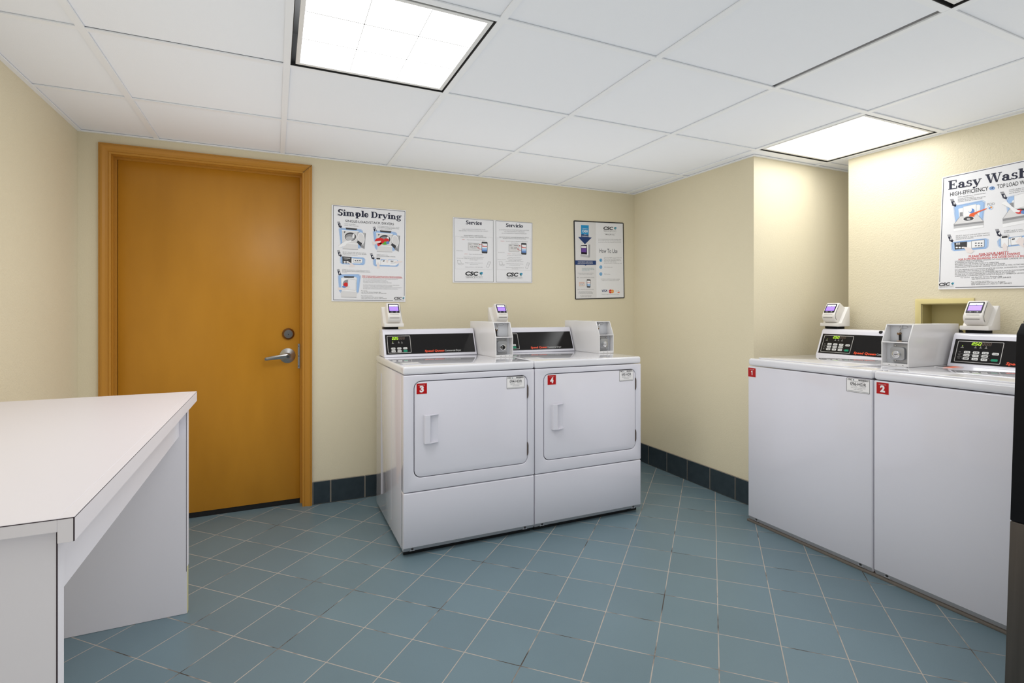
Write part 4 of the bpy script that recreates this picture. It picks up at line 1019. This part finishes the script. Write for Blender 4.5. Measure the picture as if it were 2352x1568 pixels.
A.txt('No balance on card? Service location availability', (612, 1100), (910, 1102), 12, 'ink_grey'); A.txt('Images & more on vending: mycscsw.com/info', (628, 1122), (898, 1123), 12, 'ink_grey')
A.txt('VISA', (628, 1296), (716, 1294), 34, 'blue_deep', 1, .03, .25, 3); A.ell(764, 1288, 26, 30, 'art_red', 1.3); A.ell(794, 1288, 24, 28, 'art_amber', 1.6); A.txt('MasterCard', (744, 1292), (812, 1291), 9, 'art_white', 2.5)
A.poly([(838, 1266), (906, 1266), (906, 1310), (838, 1310)], 'art_white', 1.3); A.txt('DISCOVER', (842, 1288), (902, 1287), 12, 'ink_grey', 2); A.poly([(864, 1308), (905, 1292), (905, 1309)], 'art_orange', 2); A.txt('Discover is a registered service mark of its owner', (628, 1338), (900, 1336), 10, 'ink_grey')
A.done('poster', 'black rimmed How To Use sign with a blue arrow, nearest the room corner')

# ---- washer instructions, running out of the photo on the right
A = Art(H4, 'right', XA-.0082)
A.board([(120, 226), (1400, -46), (1378, 1430), (78, 1446)], .008)
for a, b in (((136, 236), (1360, -24)), ((136, 236), (92, 1366)), ((262, 1424), (1352, 1406)), ((1360, -24), (1352, 1406))): A.line(a, b, 6, 'navy')
A.ser('Easy Wash', (184, 362), (1075, 218), 96)
A.txt('HIGH-EFFICIENCY', (207, 432), (622, 366), 40, 'ink', bold=.01); A.txt('TOP LOAD WASHERS', (718, 348), (1190, 270), 42, 'ink', bold=.01)
A.ell(664, 344, 32, 20, 'blue_mid', 1.2, rot=-8); A.ell(664, 344, 26, 15, 'blue_light', 1.6, rot=-8); A.txt('HE', (646, 354), (684, 348), 20, 'blue_deep', 2.5, .03, .2)
A.arrow(206, 466, 50, 82, '1', 34); A.arrow(752, 386, 54, 80, '2', 40); A.arrow(174, 852, 48, 82, '3', 34); A.arrow(696, 792, 54, 84, '4', 36)
for st, a, b in (('ADD manufacturer recommended', (290, 446), (590, 402)), ('amount of detergent.', (290, 466), (468, 440)), ('ANADA la cantidad de detergente', (290, 482), (592, 438)), ('recomendada por el fabricante.', (290, 498), (560, 458)), ('LOAD clothes loosely.', (850, 368), (1060, 336)), ('COLOQUE las prendas', (850, 386), (1060, 352)), ('que no quede apretado.', (850, 404), (1060, 370)),
      ('SELECT desired cycle and start machine.', (268, 870), (640, 834)), ('SELECCIONE el ciclo de lavado deseado', (268, 890), (642, 856)), ('y encienda la maquina.', (268, 906), (464, 886)), ('INSERT card or coins.', (796, 816), (1000, 796)), ('INTRODUZCA la tarjeta', (796, 834), (1010, 812))): A.txt(st, a, b, 11.5, 'ink_grey', bold=.01)
def washer_art(A, pts_blue, q, hand):
    blue(A, pts_blue)
    A.poly([q(0, .55), q(.30, .0), q(1.0, -.12), q(1.32, .40)], 'board_grey', 2.2); A.loop([q(0, .55), q(.30, .0), q(1.0, -.12), q(1.32, .40)], 4, 'art_mid', 2.5)
    A.poly([q(0, .55), q(1.32, .40), q(1.32, .78), q(0, .98)], 'art_grey', 2.2); A.poly([q(0, .55), q(1.32, .40), q(1.32, .50), q(0, .66)], 'art_mid', 2.4); A.poly([q(.0, .80), q(1.32, .64), q(1.32, .78), q(0, .98)], 'art_white', 2.3)
    A.ell(*q(.66, .20), abs(q(.27, 0)[0]-q(0, 0)[0]), 26, 'art_white', 2.8, rot=-6); A.ell(*q(.66, .20), abs(q(.23, 0)[0]-q(0, 0)[0]), 22, 'art_dark', 3.1, rot=-6); A.ell(*q(.66, .22), abs(q(.08, 0)[0]-q(0, 0)[0]), 12, 'art_grey', 3.4)
    A.poly([q(.42, -.58), q(1.0, -.72), q(1.0, -.02), q(.42, .10)], 'art_white', 2.6); A.loop([q(.42, -.58), q(1.0, -.72), q(1.0, -.02), q(.42, .10)], 3, 'line_grey', 2.8)
    A.poly([q(.27, -.22), q(.40, -.24), q(.40, .02), q(.27, .04)], 'art_mid', 2.7)
q1 = lambda u, v: (246 + u*246, 648 + v*170 - u*10)
washer_art(A, [(246, 548), (262, 536), (560, 476), (588, 490), (562, 720), (545, 740), (290, 770), (268, 750)], q1, 0)
A.ell(440, 590, 34, 26, 'blue_mid', 3.2); A.ell(424, 578, 20, 26, 'art_white', 3.5)
A.poly([(412, 650), (424, 622), (520, 590), (612, 558), (600, 572), (520, 606), (470, 640), (472, 656)], 'art_orange', 4.0)
A.txt('POD', (612, 534), (694, 524), 26, 'ink_grey'); A.ell(648, 554, 28, 24, 'blue_light', 1.4); A.ell(648, 554, 23, 19, 'art_white', 1.8); A.ell(654, 552, 12, 12, 'art_amber', 2.2); A.ell(640, 560, 10, 10, 'blue_mid', 2.4)
q2 = lambda u, v: (780 + u*300, 560 + v*216 - u*26)
washer_art(A, [(818, 470), (836, 440), (1200, 360), (1226, 380), (1200, 660), (1180, 690), (860, 730), (840, 700)], q2, 1)
A.ell(960, 598, 46, 24, 'art_red', 3.8); A.ell(1010, 604, 34, 20, 'blue_mid', 3.9); A.poly([(768, 506), (820, 482), (880, 540), (930, 575), (975, 588), (960, 606), (900, 604), (860, 560), (775, 520)], 'art_white', 4.3); A.line((775, 518), (860, 560), 3, 'line_grey', 4.5)
blue(A, [(216, 950), (236, 932), (600, 892), (626, 906), (620, 980), (600, 1000), (244, 1026), (222, 1010)])
A.poly([(252, 938), (392, 924), (390, 1000), (258, 1012)], 'art_dark', 3); A.txt('88', (272, 962), (316, 958), 22, 'art_white', 3.6)
for x in (280, 312, 346): A.ell(x, 990, 13, 8, 'art_white', 3.6)
A.poly([(440, 920), (580, 904), (578, 982), (442, 996)], 'art_white', 3); A.loop([(440, 920), (580, 904), (578, 982), (442, 996)], 5, 'art_mid', 3.3)
for x in (488, 520, 550):
    for y in (938, 966): A.poly([(x-9, y), (x+9, y-2), (x+9, y+8), (x-9, y+10)], 'art_dark', 3.6)
A.poly([(348, 982), (378, 984), (436, 996), (470, 1030), (436, 1054), (390, 1044), (372, 1010)], 'skin_tone', 4)
blue(A, [(724, 920), (745, 896), (1100, 850), (1130, 870), (1120, 930), (1100, 950), (752, 988), (730, 968)])
A.poly([(760, 862), (846, 850), (842, 980), (762, 986)], 'art_white', 3); A.loop([(760, 862), (846, 850), (842, 980), (762, 986)], 4, 'art_mid', 3.3); A.poly([(770, 868), (834, 860), (834, 882), (771, 888)], 'art_dark', 3.6); A.poly([(776, 968), (800, 936), (826, 966), (830, 1022), (786, 1026)], 'skin_tone', 4)
A.poly([(868, 884), (990, 866), (985, 950), (872, 966)], 'art_white', 3); A.loop([(868, 884), (990, 866), (985, 950), (872, 966)], 4, 'art_mid', 3.2); A.poly([(880, 894), (914, 888), (912, 902), (881, 908)], 'art_dark', 3.6); A.poly([(920, 930), (960, 880), (1010, 890), (1010, 990), (960, 960)], 'skin_tone', 4)
for st, a, b, c_ in (('FOR YOUR SAFETY', (522, 1074), (848, 1052), 21), ('PLEASE AVOID THE FOLLOWING', (410, 1098), (970, 1066), 22), ('POR SU PROPIA SEGURIDAD, POR FAVOR EVITE LO SIGUIENTE', (298, 1130), (1120, 1084), 18)): A.txt(st, a, b, c_, 'red_ink', bold=.02)
for i, (st, x1) in enumerate((('LAUNDERING ITEMS CONTAINING COOKING OIL, FOAM RUBBER, GASOLINE OR ANY', 1040), ('FLAMMABLE MATERIALS OR FUMES.', 572), ('REACHING INTO THE WASHER WHILE IT IS OPERATING.', 742), ('ALLOWING CHILDREN TO PLAY ON OR AROUND THE WASHER.', 808), ('OVERLOADING THE WASHER MAY DAMAGE YOUR CLOTHES AS WELL AS THE MACHINE.', 1075),
      ('NO LAVE PRENDAS QUE CONTENGAN ACEITE DE COCINA, GOMA ESPUMA, GASOLINA', 1060), ('O CUALQUIER OTRO MATERIAL O GAS FLAMABLE.', 694), ('NO INTRODUZCA LAS MANOS EN LA LAVADORA MIENTRAS ESTA EN FUNCIONAMIENTO.', 1075), ('NO DEJE QUE LOS NINOS JUEGUEN EN O ALREDEDOR DE LA LAVADORA.', 914), ('SOBRECARGAR LA LAVADORA PODRIA DANAR SUS PRENDAS Y TAMBIEN LA LAVADORA.', 1050))):
    y = 1146 + 17*i + (10 if i > 4 else 0); A.txt(st, (258, y), (x1, y - .048*(x1-258)), 12, 'ink', shear=.0)
A.txt('For service:', (322, 1324), (424, 1320), 13, 'ink_grey'); A.txt('use the CSC Service Request App', (440, 1322), (772, 1308), 15, 'ink'); A.txt('visit www.cscsw.com or call 1-877-264-6622', (440, 1340), (872, 1320), 15, 'ink')
A.txt('Para solicitar servicio:', (436, 1368), (630, 1360), 13, 'ink_grey'); A.txt('utilice la aplicacion CSC Service Request', (436, 1384), (808, 1368), 15, 'ink'); A.txt('visite www.cscsw.com o llame al 1-877-264-6622', (436, 1400), (878, 1384), 15, 'ink')
A.csc((84, 1408), (250, 1400), 30); A.done('poster', 'large washer instruction poster headed Easy Wash, above the outlet box')
